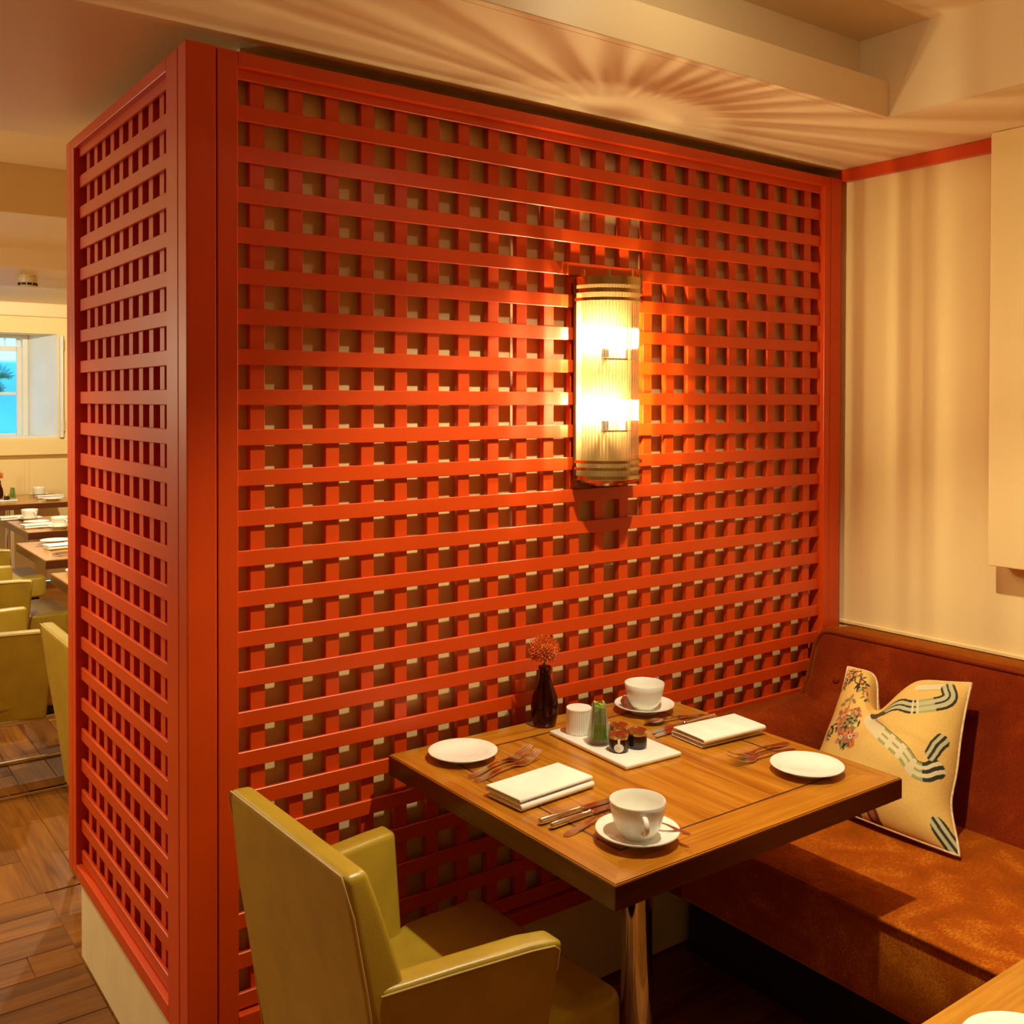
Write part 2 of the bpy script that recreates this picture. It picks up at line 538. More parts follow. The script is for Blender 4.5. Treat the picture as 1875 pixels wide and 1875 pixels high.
# window_1: white sashes in a splayed white reveal
gy = YF + 0.34
wn = tag(thing('window_1', 'white sash window in the far wall with blue daylight behind', 'window'), kind='structure')
def fr(n, x0, x1, z0, z1, y0=gy - 0.02, y1=gy + 0.02, mat='white_paint'):
    return MB().box(x0, x1, y0, y1, z0, z1, 0.004, 1).build(n, M[mat], wn)
mb = MB().hexa([(1.04, gy, wz0), (wx1, YF + 0.001, wz0), (wx1, gy + 0.03, wz0), (1.04, gy + 0.03, wz0),
                (1.04, gy, wz1), (wx1, YF + 0.001, wz1), (wx1, gy + 0.03, wz1), (1.04, gy + 0.03, wz1)])
mb.build('window_reveal', M['white_paint'], wn)
mb = MB().box(wx0, wx1, YF + 0.001, gy + 0.06, wz0 - 0.004, wz0 + 0.012)
mb.build('window_sill', M['white_paint'], wn)
fr('window_frame', 1.000, 1.045, wz0, wz1, gy - 0.03, gy + 0.05)
fr('window_frame', 0.10, 0.16, wz0, wz1, gy - 0.03, gy + 0.05)
fr('window_frame', 0.161, 0.999, wz1 - 0.03, wz1, gy - 0.03, gy + 0.05)
zs_top, zs_mid = 2.020, 1.625
fr('sash_stile', 0.955, 1.0, wz0, zs_top + 0.02); fr('sash_stile', 0.16, 0.20, wz0, zs_top + 0.02)
fr('sash_rail', 0.201, 0.954, zs_top - 0.025, zs_top + 0.02)
fr('sash_rail', 0.201, 0.954, zs_mid - 0.015, zs_mid + 0.01)
fr('sash_rail', 0.201, 0.954, wz0 + 0.005, wz0 + 0.03)
fr('glazing_bar', 0.862, 0.876, zs_top + 0.02, wz1 - 0.03, gy + 0.02, gy + 0.04)
fr('glazing_bar', 0.955, 0.9995, zs_top + 0.021, wz1 - 0.031, gy + 0.021, gy + 0.04)
for a, c in ((wz0 + 0.03, zs_mid - 0.015), (zs_mid + 0.01, zs_top - 0.025)):
    MB().box(0.20, 0.955, gy - 0.002, gy + 0.002, a, c).build('pane', M['pane'], wn)
MB().box(0.16, 0.955, gy + 0.028, gy + 0.032, zs_top + 0.02, wz1 - 0.03).build('pane', M['pane'], wn)
# outside: pale lightwell wall that the sky lights
struct('wall_lightwell', MB().box(-0.9, 2.2, YF + 1.5, YF + 1.6, 0.2, 1.95), M['lightwell'])
# folded shutter leaf
sh = thing('window_shutter', 'cream shutter leaf folded open beside the far window', 'shutter', (1.235, YF, wz0))
MB().box(0.035, 0.46, -0.045, -0.004, -0.03, 0.885, 0.004, 1).build('shutter_panel', M['cream'], sh)
MB().box(0.0, 0.026, -0.05, -0.004, 0, 0.88, 0.002, 1).build('shutter_edge', M['white_paint'], sh)
for z in (0.10, 0.80):
    MB().lathe([(0, -0.045), (0.007, -0.045), (0.007, 0.045), (0, 0.045)], 10, (0.030, -0.056, z)).build('hinge', M['chrome'], sh, True)

# fern fronds outside the pane
fe = thing('fern', 'dark green fern fronds seen through the far window', 'plant', (0.62, YF + 0.62, 1.30))
MB().lathe([(0, 0), (0.09, 0), (0.11, 0.16), (0.10, 0.16), (0.09, 0.02), (0, 0.02)], 20).build('pot', M['lightwell'], fe, True)
for (dx, dz, bend) in ((0.34, 0.44, 0.10), (0.27, 0.28, 0.05), (-0.28, 0.40, 0.1), (0.03, 0.62, 0.0), (-0.20, 0.55, 0.05)):
    mb = MB()
    pts = []
    for i in range(15):
        t = i / 14
        pts.append(Vector((dx * t, 0.02 * math.sin(t * 3), 0.14 + dz * (1 - (1 - t) ** 2) - bend * t ** 3)))
    mb.tube(pts, 0.004, 5)
    for i in range(3, 15):
        p = pts[i]; tdir = (pts[i] - pts[i - 1]).normalized()
        nrm = Vector((-tdir.z, 0, tdir.x))
        ln = 0.10 * math.sin(PI * (i / 15)) + 0.012
        for s in (-1, 1):
            q = p + tdir * ln * 0.55 + nrm * s * ln * 0.8
            w = tdir * 0.011
            vs = [mb.bm.verts.new(v) for v in (p - w * 0.6, p + w * 0.6, (p + q) / 2 + w, q, (p + q) / 2 - w)]
            mb.bm.faces.new(vs)
    mb.build('frond', M['fern'], fe)

# trims on the right wall, boxed panel
struct('trim_1', MB().box(2.034, WX, -0.545, 0.0, 2.281, CZ - 0.0005, 0.002, 1), M['red'])
struct('trim_2', MB().box(2.052, WX, -3.3, 0.0, 0.838, 0.850, 0.002, 1), M['cream'])
tag(MB().box(1.979, WX - 0.0005, -3.0, -0.541, 1.104, CZ - 0.0005, 0.006, 2).build('wall_box', M['cream'], None, True),
    'plain cream boxed panel standing out from the wall above the banquette', 'wall panel')

# ------------------------------------------------------------------ trellis screens
OPW = 1.9456
NS = 24
z_top = 2.268
fs = thing('trellis_screen', 'large red lattice screen facing the dining table', 'screen', (0, 0, 0.238))
Z0 = -0.238
def fbox(n, x0, x1, y0, y1, z0, z1, par, bev=0.0022):
    return MB().box(x0, x1, y0, y1, z0 + Z0, z1 + Z0, bev, 2).build(n, M['red'], par)
fbox('corner_post', -0.108, -0.0455, -0.015, 0.037, 0.238, 2.289, fs, 0.003)
fbox('stile', -0.0435, 0.0, -0.015, 0.037, 0.238, 2.287, fs)
fbox('stile', OPW, 1.9755, -0.015, 0.037, 0.238, 2.287, fs)
fbox('end_post', 1.977, 2.031, -0.015, 0.037, 0.238, 2.289, fs, 0.003)
fbox('top_rail', 0.0, OPW, -0.015, 0.037, 2.257, 2.287, fs)
fbox('bottom_rail', 0.0, OPW, -0.015, 0.037, 0.238, 0.274, fs)
me = MB().box(0, OPW, 0, 0.0090, 0, 0.0337, 0.0012, 1).mesh('horizontal_slat', M['red'])
for k in range(NS):
    place('horizontal_slat', me, fs, (0, 0, z_top - 0.0337 - 0.085 * k + Z0))
me = MB().box(-0.0166, 0.0166, 0.0091, 0.0265, 0, 2.257 - 0.274, 0.0012, 1).mesh('upright_slat', M['red'])
for i in range(22):
    place('upright_slat', me, fs, (0.0343 + 0.0166 + 0.08756 * i, 0, 0.274 + Z0))

ss = thing('trellis_screen', 'narrow red lattice screen on the end of the partition beside the aisle', 'screen', (-0.048, 0.5, 0.238))
def sbox(n, x0, x1, y0, y1, z0, z1, bev=0.0022):
    return MB().box(x0 + 0.048, x1 + 0.048, y0 - 0.5, y1 - 0.5, z0 + Z0, z1 + Z0, bev, 2).build(n, M['red'], ss)
sbox('stile', -0.108, -0.057, 0.0395, 0.114, 0.238, 2.287)
sbox('stile', -0.108, -0.057, 0.922, 0.957, 0.238, 2.287)
sbox('end_post', -0.108, -0.057, 0.959, 1.008, 0.238, 2.287)
sbox('top_rail', -0.108, -0.057, 0.114, 0.922, 2.257, 2.287)
sbox('bottom_rail', -0.108, -0.057, 0.114, 0.922, 0.238, 0.274)
sbox('back_board', -0.0580, -0.0565, 0.114, 0.922, 0.274, 2.257, 0)
me = MB().box(-0.094 + 0.048, -0.085 + 0.048, 0.114 - 0.5, 0.922 - 0.5, 0, 0.0337, 0.0014, 1).mesh('horizontal_slat', M['red'])
for k in range(NS):
    place('horizontal_slat', me, ss, (0, 0, z_top - 0.0337 - 0.085 * k + Z0))
me = MB().box(-0.0848 + 0.048, -0.0680 + 0.048, -0.0165, 0.0165, 0, 2.257 - 0.274, 0.0012, 1).mesh('upright_slat', M['red'])
for i in range(10):
    place('upright_slat', me, ss, (0, 0.137 + 0.0803 * i - 0.5, 0.274 + Z0))

# ------------------------------------------------------------------ wall sconce
sc = thing('wall_sconce', 'lit half-round wall lamp of glass rods with brass bands on the red lattice', 'wall lamp', (1.01, -0.012, 1.34))
z = lambda v: v - 1.34
MB().box(-0.098, 0.098, 0.0, 0.011, z(1.355), z(1.885), 0.002, 1).build('back_plate', M['champagne'], sc)
def band(z0, z1, ro=0.1025, ri=0.0975):
    MB().lathe([(ro, z0), (ro, z1), (ri, z1), (ri, z0), (ro, z0)], 40, (0, 0, 0), PI, 2 * PI).build('brass_band', M['brass'], sc, True)
for a, c in ((1.866, 1.888), (1.846, 1.857), (1.825, 1.833), (1.403, 1.411), (1.385, 1.393), (1.362, 1.371)): band(z(a), z(c))
MB().lathe([(0, z(1.352)), (0.088, z(1.352)), (0.097, z(1.360)), (0, z(1.360))], 40, (0, 0, 0), PI, 2 * PI).build('bottom_cap', M['brass'], sc, True)
MB().lathe([(0, z(1.343)), (0.050, z(1.343)), (0.058, z(1.352)), (0, z(1.352))], 32, (0, 0, 0), PI, 2 * PI).build('bottom_cap', M['brass'], sc, True)
me = MB().lathe([(0, z(1.362)), (0.0034, z(1.362)), (0.0034, z(1.884)), (0, z(1.884))], 12).mesh('glass_rod', M['rod'], True)
for i in range(28):
    a = math.radians(191 + 158 * i / 27)
    place('glass_rod', me, sc, (0.0895 * math.cos(a), 0.0895 * math.sin(a), 0), (0, 0, a))
me = MB().box(-0.005, 0.005, -0.003, 0.003, z(1.886), z(1.905), 0.001, 1).mesh('pin', M['brass'])
for a in (195, 235, 275, 318, 340):
    place('pin', me, sc, (0.099 * math.cos(math.radians(a)), 0.099 * math.sin(math.radians(a)), 0), (0, 0, math.radians(a + 90)))
bulb = MB().lathe([(0, -0.027), (0.0015, -0.026), (0.0021, -0.024), (0.0021, 0.024), (0.0015, 0.026), (0, 0.027)], 10).mesh('bulb', M['bulb'], True)
hold = MB().lathe([(0, -0.052), (0.010, -0.052), (0.010, -0.027), (0, -0.027)], 14).mesh('lamp_holder', M['china'], True)
for zz in (1.731, 1.541):
    for dx in (-0.032, 0.032):
        place('bulb', bulb, sc, (dx, -0.042, z(zz)))
        place('lamp_holder', hold, sc, (dx, -0.042, z(zz)))
MB().box(-0.044, 0.044, -0.046, -0.038, z(1.674), z(1.678)).box(-0.006, 0.006, -0.038, 0.0, z(1.674), z(1.678)).box(-0.044, 0.044, -0.046, -0.038, z(1.484), z(1.488)).box(-0.006, 0.006, -0.038, 0.0, z(1.484), z(1.488)).build('lamp_bracket', M['brass'], sc)

# ------------------------------------------------------------------ tables
TZ = 0.761
TW, TD, BD = 0.82, 0.765, 0.090
def make_table(label, cx, cy, group):
    t = thing('dining_table', label, 'table', (cx, cy, 0), 0, group)
    hx, hy, th = TW / 2, TD / 2, 0.044
    # mitred border boards: local X along the board
    def border(L, loc, rz):
        mb = MB()
        h = L / 2
        zt, zb = 0.0, -th
        mb.hexa([(-h, 0, zb), (h, 0, zb), (h - BD, BD, zb), (-h + BD, BD, zb), (-h, 0, zt), (h, 0, zt), (h - BD, BD, zt), (-h + BD, BD, zt)])
        es = [e for e in mb.bm.edges if all(abs(v.co.y) < 1e-6 and abs(v.co.z - zt) < 1e-6 for v in e.verts)]
        bmesh.ops.bevel(mb.bm, geom=es, offset=0.0022, segments=2, affect='EDGES')
        mb.build('border_board', M['table'], t, False, loc, rz)
        # darker lipping on the outside edge
        MB().box(-h + 0.0005, h - 0.0005, -0.0012, 0.0006, zb - 0.0004, zt - 0.004).build('edge_lipping', M['edge'], t, False, loc, rz)
    border(TW, (0, -hy, TZ), 0)
    border(TW, (0, hy, TZ), PI)
    border(TD, (hx, 0, TZ), PI / 2)
    border(TD, (-hx, 0, TZ), -PI / 2)
    ix, iy = hx - BD - 0.0055, hy - BD - 0.0055
    MB().box(-iy, iy, -ix, ix, -th, -0.0003).build('centre_panel', M['table'], t, False, (0, 0, TZ), PI / 2)
    for s in (-1, 1):
        MB().box(-hx + BD, hx - BD, -0.00275, 0.00275, -th, -0.0002).build('inlay_strip', M['inlay'], t, False, (0, s * (hy - BD - 0.00275), TZ))
        MB().box(-0.00275, 0.00275, -iy, iy, -th, -0.0002).build('inlay_strip', M['inlay'], t, False, (s * (hx - BD - 0.00275), 0, TZ))
    MB().box(-0.2, 0.2, -0.2, 0.2, TZ - th - 0.006, TZ - th - 0.0005).build('top_plate', M['dark'], t)
    MB().lathe([(0, 0.02), (0.040, 0.02), (0.038, 0.10), (0.034, 0.35), (0.0315, 0.60), (0.0315, TZ - th - 0.006), (0, TZ - th - 0.006)], 32).build('pedestal', M['chrome'], t, True)
    MB().lathe([(0, 0), (0.22, 0), (0.22, 0.008), (0.20, 0.014), (0.06, 0.022), (0.041, 0.03), (0, 0.03)], 40).build('base_plate', M['chrome'], t, True)
    return t
TG = 'square wooden tables on chrome pedestals'
tab = make_table('square wooden table with inlaid top set for two before the red lattice', 0.755, -0.4175, TG)
tab2 = dup(tab, (0.720, -1.6925, 0), None, 'wooden table corner nearest the camera beside the banquette front', TG)
T3 = dup(tab, (0.665, 2.61, 0), None, 'wooden table half hidden behind the lattice end, nearest in the far room', TG)
T1 = dup(tab, (0.728, 3.79, 0), None, 'wooden table in the far room with its corner over the second chair', TG)
T2 = dup(tab, (0.875, 5.06, 0), None, 'wooden table with two cups in the far room', TG, (1, 1.14, 1))
T4 = dup(tab, (0.76, 6.94, 0), None, 'wooden table against the far wall under the window', TG, (1.02, 1.13, 1))


# ------------------------------------------------------------------ chairs
def make_chair(label, loc, rz):
    c = thing('tub_chair', label, 'chair', loc, rz, 'olive leather tub chairs')
    # backrest, reclined and slightly wider at the arms
    def sec(zv, xo, hw, th):
        return [(xo, -hw, zv), (xo, hw, zv), (xo + th, hw - 0.004, zv), (xo + th, -hw + 0.004, zv)]
    lv = [sec(0.30, -0.205, 0.225, 0.100), sec(0.50, -0.232, 0.243, 0.088), sec(0.66, -0.258, 0.243, 0.072),
          sec(0.78, -0.275, 0.231, 0.054), sec(0.845, -0.285, 0.2235, 0.042)]
    mb = MB()
    rings = [[mb.bm.verts.new(p) for p in s] for s in lv]
    mb.bm.faces.new(rings[0][::-1]); mb.bm.faces.new(rings[-1])
    for A, B in zip(rings, rings[1:]):
        for i in range(4): mb.bm.faces.new((A[i], A[(i + 1) % 4], B[(i + 1) % 4], B[i]))
    bmesh.ops.recalc_face_normals(mb.bm, faces=mb.bm.faces[:])
    es = [e for e in mb.bm.edges if abs(e.calc_face_angle(0)) > 0.6]
    bmesh.ops.bevel(mb.bm, geom=es, offset=0.014, segments=4, affect='EDGES', profile=0.6)
    bk = mb.build('backrest', M['leather'], c, True, angle=50)
    path = [(-0.206, 0.2265, 0.31)]
    for s in lv[1:4]: path.append((s[0][0] - 0.001 + 0.004, s[1][1] - 0.002, s[0][2]))
    path += [(-0.2845, 0.2205, 0.832), (-0.2845, 0.212, 0.8435), (-0.2855, 0.10, 0.8445), (-0.2855, -0.10, 0.8445), (-0.2845, -0.212, 0.8435), (-0.2845, -0.2205, 0.832)]
    for s in lv[3:0:-1]: path.append((s[0][0] + 0.003, s[0][1] + 0.002, s[0][2]))
    path.append((-0.206, -0.2265, 0.31))
    MB().tube(path, 0.0015, 6).build('piping', M['piping'], bk, True)
    # arms: splayed outwards to the front, thin on top, thicker at the seat
    for s in (-1, 1):
        def asec(x, zt, yo, ti):
            return [(x, s * (yo - 0.062), 0.30), (x, s * (yo - ti - 0.080), 0.30), (x, s * (yo - ti - 0.040), 0.49),
                    (x, s * (yo - ti), zt), (x, s * yo, zt), (x, s * (yo - 0.026), 0.50)]
        lv2 = [asec(-0.235, 0.664, 0.245, 0.050), asec(-0.10, 0.664, 0.262, 0.050), asec(0.03, 0.664, 0.283, 0.052), asec(0.090, 0.660, 0.296, 0.052)]
        # front edge leans back a little towards the floor
        lv2[-1] = [(x - (0.664 - zz) * 0.06, y, zz) for x, y, zz in lv2[-1]]
        lv2[0] = [(x + (0.664 - zz) * 0.17, y, zz) for x, y, zz in lv2[0]]
        mb = MB()
        rings = [[mb.bm.verts.new(p) for p in q] for q in lv2]
        n = 6
        mb.bm.faces.new(rings[0]); mb.bm.faces.new(rings[-1])
        for A, B in zip(rings, rings[1:]):
            for i in range(n): mb.bm.faces.new((A[i], A[(i + 1) % n], B[(i + 1) % n], B[i]))
        bmesh.ops.recalc_face_normals(mb.bm, faces=mb.bm.faces[:])
        es = [e for e in mb.bm.edges if abs(e.calc_face_angle(0)) > 0.7]
        bmesh.ops.bevel(mb.bm, geom=es, offset=0.013, segments=4, affect='EDGES', profile=0.6)
        a = mb.build('arm', M['leather'], c, True, angle=50)
        pts = [(-0.235, s * 0.246, 0.658), (-0.10, s * 0.2625, 0.656), (0.03, s * 0.2835, 0.656), (0.072, s * 0.2915, 0.654), (0.082, s * 0.2925, 0.646), (0.078, s * 0.290, 0.61)]
        MB().tube(pts, 0.0015, 6).build('piping', M['piping'], a, True)
    # seat: between the arms, wider in front of them
    pts = [(-0.19, -0.215), (0.075, -0.222), (0.105, -0.238), (0.27, -0.238), (0.298, -0.215), (0.298, 0.215), (0.27, 0.238), (0.105, 0.238), (0.075, 0.222), (-0.19, 0.215)]
    MB().prism(pts, 'z', 0.345, 0.47, 0.018, 4).build('seat', M['leather'], c, True, angle=50)
    MB().box(-0.17, 0.26, -0.20, 0.20, 0.302, 0.345).build('seat_base', M['dark'], c)
    # chrome sled legs
    for s in (-1, 1):
        y = s * 0.205
        pts = []
        for (cx_, cz_, a0) in ((0.225, 0.275, 0), (-0.165, 0.275, 90), (-0.165, 0.032, 180), (0.225, 0.032, 270)):
            for k in range(5):
                a = math.radians(a0 + 22.5 * k)
                pts.append((cx_ + 0.025 * math.cos(a), y, cz_ + 0.025 * math.sin(a)))
        MB().tube(pts, 0.0075, 8, True, 1.5).build('sled_leg', M['chrome'], c, True)
    MB().tube([(0.0, -0.205, 0.298), (0.0, 0.205, 0.298)], 0.0075, 8).build('cross_bar', M['chrome'], c, True)
    return c
CG = 'olive leather tub chairs'
ch = make_chair('olive leather tub chair drawn up to the table beside the red lattice', (0.188, -0.445, 0), math.radians(1.7))
dup(ch, (0.196, 1.265, 0), 0.0, 'olive tub chair with its back edge against the lattice end in the far room', CG)
dup(ch, (0.02, 2.50, 0), 0.0, 'olive tub chair with bright inner arm, nearest left in the far room', CG)
dup(ch, (0.18, 3.75, 0), 0.0, 'olive tub chair second from the front in the far room row', CG)
dup(ch, (0.29, 4.95, 0), 0.0, 'olive tub chair farthest back in the far room row', CG)

# ------------------------------------------------------------------ banquette
SZ = 0.48
bq = thing('banquette', 'rust velvet banquette with buttoned back along the cream wall', 'sofa', (1.6, -1.6, 0))
def bb(n, mb, mat='velvet', par=bq, smooth=True, angle=50):
    o = mb.build(n, M[mat], par, smooth, angle=angle)
    o.location = (-1.6, 1.6, 0) if par is bq else (0, 0, 0)
    return o
Y0, Y1 = -3.2, -0.032
st = bb('seat', MB().box(1.092, 1.75, Y0, -0.213, 0.285, SZ, 0.016, 3), 'velvet_lit_worn')
bb('piping', MB().tube([(1.0945, Y0, SZ - 0.004), (1.0945, -0.214, SZ - 0.004)], 0.0065, 10), 'velvet_lit_worn', st)
bb('plinth', MB().box(1.32, 2.04, Y0, Y1, 0.0, 0.285), 'dark', bq, False)  # open underneath; dark box stands in for the shade there
# back cushion: profile in X-Z, rounded end at the lattice
BP = [(0.40, 1.590), (0.46, 1.642), (0.54, 1.715), (0.62, 1.785), (0.70, 1.834), (0.78, 1.864), (0.845, 1.884)]
def bx(zv): return float(np.interp(zv, [p[0] for p in BP], [p[1] for p in BP]))
mb = MB()
prof = [(bx(v), v) for v in (0.44, 0.50, 0.54, 0.58, 0.62, 0.66, 0.70, 0.74, 0.78, 0.82, 0.838)] + [(1.890, 0.847), (1.930, 0.850), (2.048, 0.838), (2.048, 0.30), (1.70, 0.30)]
mb.prism(prof, 'y', Y0, Y1 - 0.004)
es = [e for e in mb.bm.edges if all(v.co.y > Y1 - 0.01 for v in e.verts) and all(v.co.z > 0.6 for v in e.verts)]
bmesh.ops.bevel(mb.bm, geom=es, offset=0.028, segments=4, affect='EDGES', profile=0.5)
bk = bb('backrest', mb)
pp = [(bx(v) - 0.002, Y1 - 0.012, v) for v in (0.46, 0.54, 0.62, 0.70, 0.76, 0.80)] + [(bx(0.82), Y1 - 0.018, 0.822), (bx(0.84), Y1 - 0.032, 0.839), (bx(0.845), Y1 - 0.055, 0.845), (bx(0.845), -0.3, 0.846), (bx(0.845), Y0, 0.846)]
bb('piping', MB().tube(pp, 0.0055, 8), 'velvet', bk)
me = MB().lathe([(0, 0.007), (0.008, 0.0062), (0.0125, 0.003), (0.0135, 0), (0, 0)], 18).mesh('button', M['velvet'], True)
for k in range(13):
    o = place('button', me, bk, (bx(0.717) - 0.001, -0.145 - 0.215 * k, 0.717), (0, -math.radians(68), 0))
# low arm running along the lattice
ap = [(Y1, 0.655), (-0.07, 0.656), (-0.10, 0.650), (-0.13, 0.636), (-0.158, 0.614), (-0.182, 0.585), (-0.200, 0.550), (-0.210, 0.51), (-0.212, 0.47), (-0.212, 0.285), (Y1, 0.285)]
mb = MB().prism(ap, 'x', 1.10, 1.87)
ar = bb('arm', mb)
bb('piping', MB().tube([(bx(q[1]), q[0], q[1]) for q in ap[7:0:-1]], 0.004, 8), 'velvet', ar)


# ------------------------------------------------------------------ embroidered cushion
def make_cushion():
    NU, NV = 300, 270
    s, t = np.meshgrid(np.linspace(0, 1, NU), np.linspace(0, 1, NV), indexing='ij')
    BL, BR = np.array((1.485, -0.285, 0.492)), np.array((1.475, -0.755, 0.492))
    TR, TL = np.array((1.790, -0.604, 0.816)), np.array((1.790, -0.222, 0.778))

    def surf(s, t, side):
        a, b_ = 2 * s - 1, 2 * t - 1
        # edges bow inwards between the corners
        s2 = 0.5 + (s - 0.5) * (1 - 0.10 * (1 - b_ ** 2))
        t2 = 0.5 + (t - 0.5) * (1 - 0.05 * (1 - a ** 2))
        P = ((1 - t2)[..., None] * ((1 - s2)[..., None] * BL + s2[..., None] * BR) + t2[..., None] * ((1 - s2)[..., None] * TL + s2[..., None] * TR))
        dip = np.exp(-((s - 0.43) / 0.115) ** 2) * np.clip((t - 0.45) / 0.55, 0, 1) ** 1.6
        ax = np.clip(1 - np.abs(a) ** 3.2, 0, 1) ** 0.62
        bx_ = np.where(b_ > 0, np.clip(1 - np.abs(b_) ** 3.2, 0, 1) ** 0.62, np.clip(1 - np.abs(b_) ** 3.4, 0, 1) ** 0.62)
        h = ax * bx_ * (0.110 - 0.04 * t) * (1 - 0.35 * dip) * (0.62 + 0.38 * np.clip(t / 0.45, 0, 1))
        wr = (0.0035 * np.sin(a * 7 + b_ * 4) * np.sin(b_ * 9 - a * 5) + 0.006 * np.exp(-((b_ + 0.15 * a - 0.15) / 0.07) ** 2) * (a > -0.2) * (a + 0.2) - 0.008 * np.exp(-((b_ + 0.72 - 0.5 * (a - 0.8)) / 0.10) ** 2) * np.clip(a, 0, 1) ** 2 + 0.006 * np.exp(-((b_ - 0.35 + 0.8 * (a + 0.2)) / 0.08) ** 2) * np.exp(-((a + 0.1) / 0.3) ** 2)) * ax * bx_
        n = np.array((-0.68, -0.06, 0.64)); n /= np.linalg.norm(n)
        upv = np.array((0.62, 0.0, 0.78))
        P = P + n * ((h + wr) * (1 if side > 0 else -0.55))[..., None]
        P = P - upv * (0.125 * dip)[..., None]
        P[..., 0] -= 0.030 * (1 - a ** 2) * (1 - t) ** 2
        P = P + np.array((0, 0.014, 0.0)) * (np.exp(-((t - 0.25) / 0.14) ** 2) * np.clip(a, 0, 1) ** 3)[..., None]
        P[..., 2] = np.maximum(P[..., 2], 0.4835)
        return P
    P = surf(s, t, 1)
    # ------- printed / embroidered motifs in cushion coordinates
    gold = np.array((0.74, 0.47, 0.135))
    col = np.ones((NU, NV, 3)) * gold
    rng = np.random.RandomState(3)
    X, Y = s * 0.5, t * 0.45
    col *= (1 + 0.05 * rng.randn(NU, NV))[..., None]
    K = dict(blk=(0.030, 0.030, 0.018), dk=(0.075, 0.065, 0.025), gr=(0.50, 0.47, 0.28), ol=(0.24, 0.24, 0.09), pale=(0.70, 0.60, 0.36),
             org=(0.50, 0.15, 0.045), pink=(0.55, 0.25, 0.16), brn=(0.14, 0.045, 0.03))
    K = {k: np.array(v) for k, v in K.items()}

    def cat(pts, n=14):
        p = np.array(pts, float)
        q = np.vstack([2 * p[0] - p[1], p, 2 * p[-1] - p[-2]])
        out = []
        for i in range(1, len(q) - 2):
            for k in range(n):
                u = k / n
                out.append(0.5 * ((2 * q[i]) + (-q[i - 1] + q[i + 1]) * u + (2 * q[i - 1] - 5 * q[i] + 4 * q[i + 1] - q[i + 2]) * u * u + (-q[i - 1] + 3 * q[i] - 3 * q[i + 1] + q[i + 2]) * u ** 3))
        out.append(q[-2])
        return np.array(out)

    def ribbon(pts, hw, fn):
        c = cat(pts) * np.array((0.5, 0.45))
        best = np.full((NU, NV), 9.0); lat = np.zeros((NU, NV)); lon = np.zeros((NU, NV))
        L = 0.0
        for A, B in zip(c, c[1:]):
            d = B - A; l = np.linalg.norm(d); d = d / max(l, 1e-9)
            u = np.clip((X - A[0]) * d[0] + (Y - A[1]) * d[1], 0, l)
            dx, dy = X - A[0] - u * d[0], Y - A[1] - u * d[1]
            dist = np.hypot(dx, dy)
            m_ = dist < best
            best[m_] = dist[m_]
            lat[m_] = (dx * -d[1] + dy * d[0])[m_]
            lon[m_] = (L + u)[m_]
            L += l
        msk = best < hw
        fn(msk, lat / hw, lon / L)

    def dark_ribbon(msk, la, lo):
        col[msk] = K['gr']
        edge = msk & ((np.abs(la) > 0.68) | (np.abs(la) < 0.13))
        sec = ((lo < 0.30) | ((lo > 0.52) & (lo < 0.97)))
        col[edge & sec] = K['blk']
        col[edge & ~sec] = K['ol'] * 1.5
        col[msk & (np.abs(lo - 0.50) < 0.012)] = K['pale']; col[msk & (np.abs(lo - 0.56) < 0.010)] = K['pale']
        col[msk & (lo > 0.90)] = K['dk']

    def pale_ribbon(msk, la, lo):
        col[msk] = K['pale']
        edge = msk & ((np.abs(la) > 0.62) | (np.abs(la) < 0.14)) & (np.sin(lo * 40) > -0.35) & (lo > 0.25)
        col[edge] = K['ol'] * 1.45
        col[msk & (la > 0.9)] = K['dk']
        tip = msk & (lo > 0.86) & ((np.abs(la) > 0.6) | (np.abs(la) < 0.2))
        col[tip] = K['blk']

    def faint(msk, la, lo):
        col[msk] = K['pale']
        col[msk & (np.abs(la) > 0.85)] = K['ol'] * 1.6

    def corner(msk, la, lo):
        col[msk] = K['gr']
        col[msk & ((np.abs(la) > 0.66) | (np.abs(la) < 0.2))] = K['blk']
    ribbon([(0.70, 0.875), (0.78, 0.905), (0.865, 0.935)], 0.016, faint)
    ribbon([(0.44, 0.60), (0.43, 0.555), (0.492, 0.503), (0.563, 0.465), (0.64, 0.43), (0.73, 0.385), (0.80, 0.33), (0.87, 0.335), (0.92, 0.38)], 0.024, pale_ribbon)
    ribbon([(0.88, 0.915), (0.912, 0.862), (0.896, 0.81), (0.838, 0.765), (0.775, 0.734), (0.688, 0.705), (0.606, 0.71), (0.535, 0.692), (0.470, 0.635)], 0.023, dark_ribbon)
    ribbon([(0.93, 0.56), (0.905, 0.50), (0.885, 0.45)], 0.018, corner)
    ribbon([(0.93, 0.085), (0.96, 0.05), (0.995, 0.01)], 0.024, corner)

    def blob(cx, cy, a, b_, ang, c, hard=1.0):
        dx, dy = X - cx * 0.5, Y - cy * 0.45
        ca_, sa_ = math.cos(ang), math.sin(ang)
        u, v = dx * ca_ + dy * sa_, -dx * sa_ + dy * ca_
        msk = (u / a) ** 2 + (v / b_) ** 2 < 1
        col[msk] = K[c] * (0.8 + 0.4 * rng.rand())

    def flower(cx, cy, r, c='org'):
        for k in range(6):
            a = k * PI / 3 + rng.rand()
            blob(cx + r * 0.75 * math.cos(a) / 0.5, cy + r * 0.75 * math.sin(a) / 0.45, r * 0.62, r * 0.42, a, c if k % 3 else 'pink')
            blob(cx + r * 0.5 * math.cos(a) / 0.5, cy + r * 0.5 * math.sin(a) / 0.45, r * 0.30, r * 0.07, a, 'brn')
        blob(cx, cy, r * 0.3, r * 0.3, 0, 'pale'); blob(cx, cy, r * 0.13, r * 0.13, 0, 'brn')

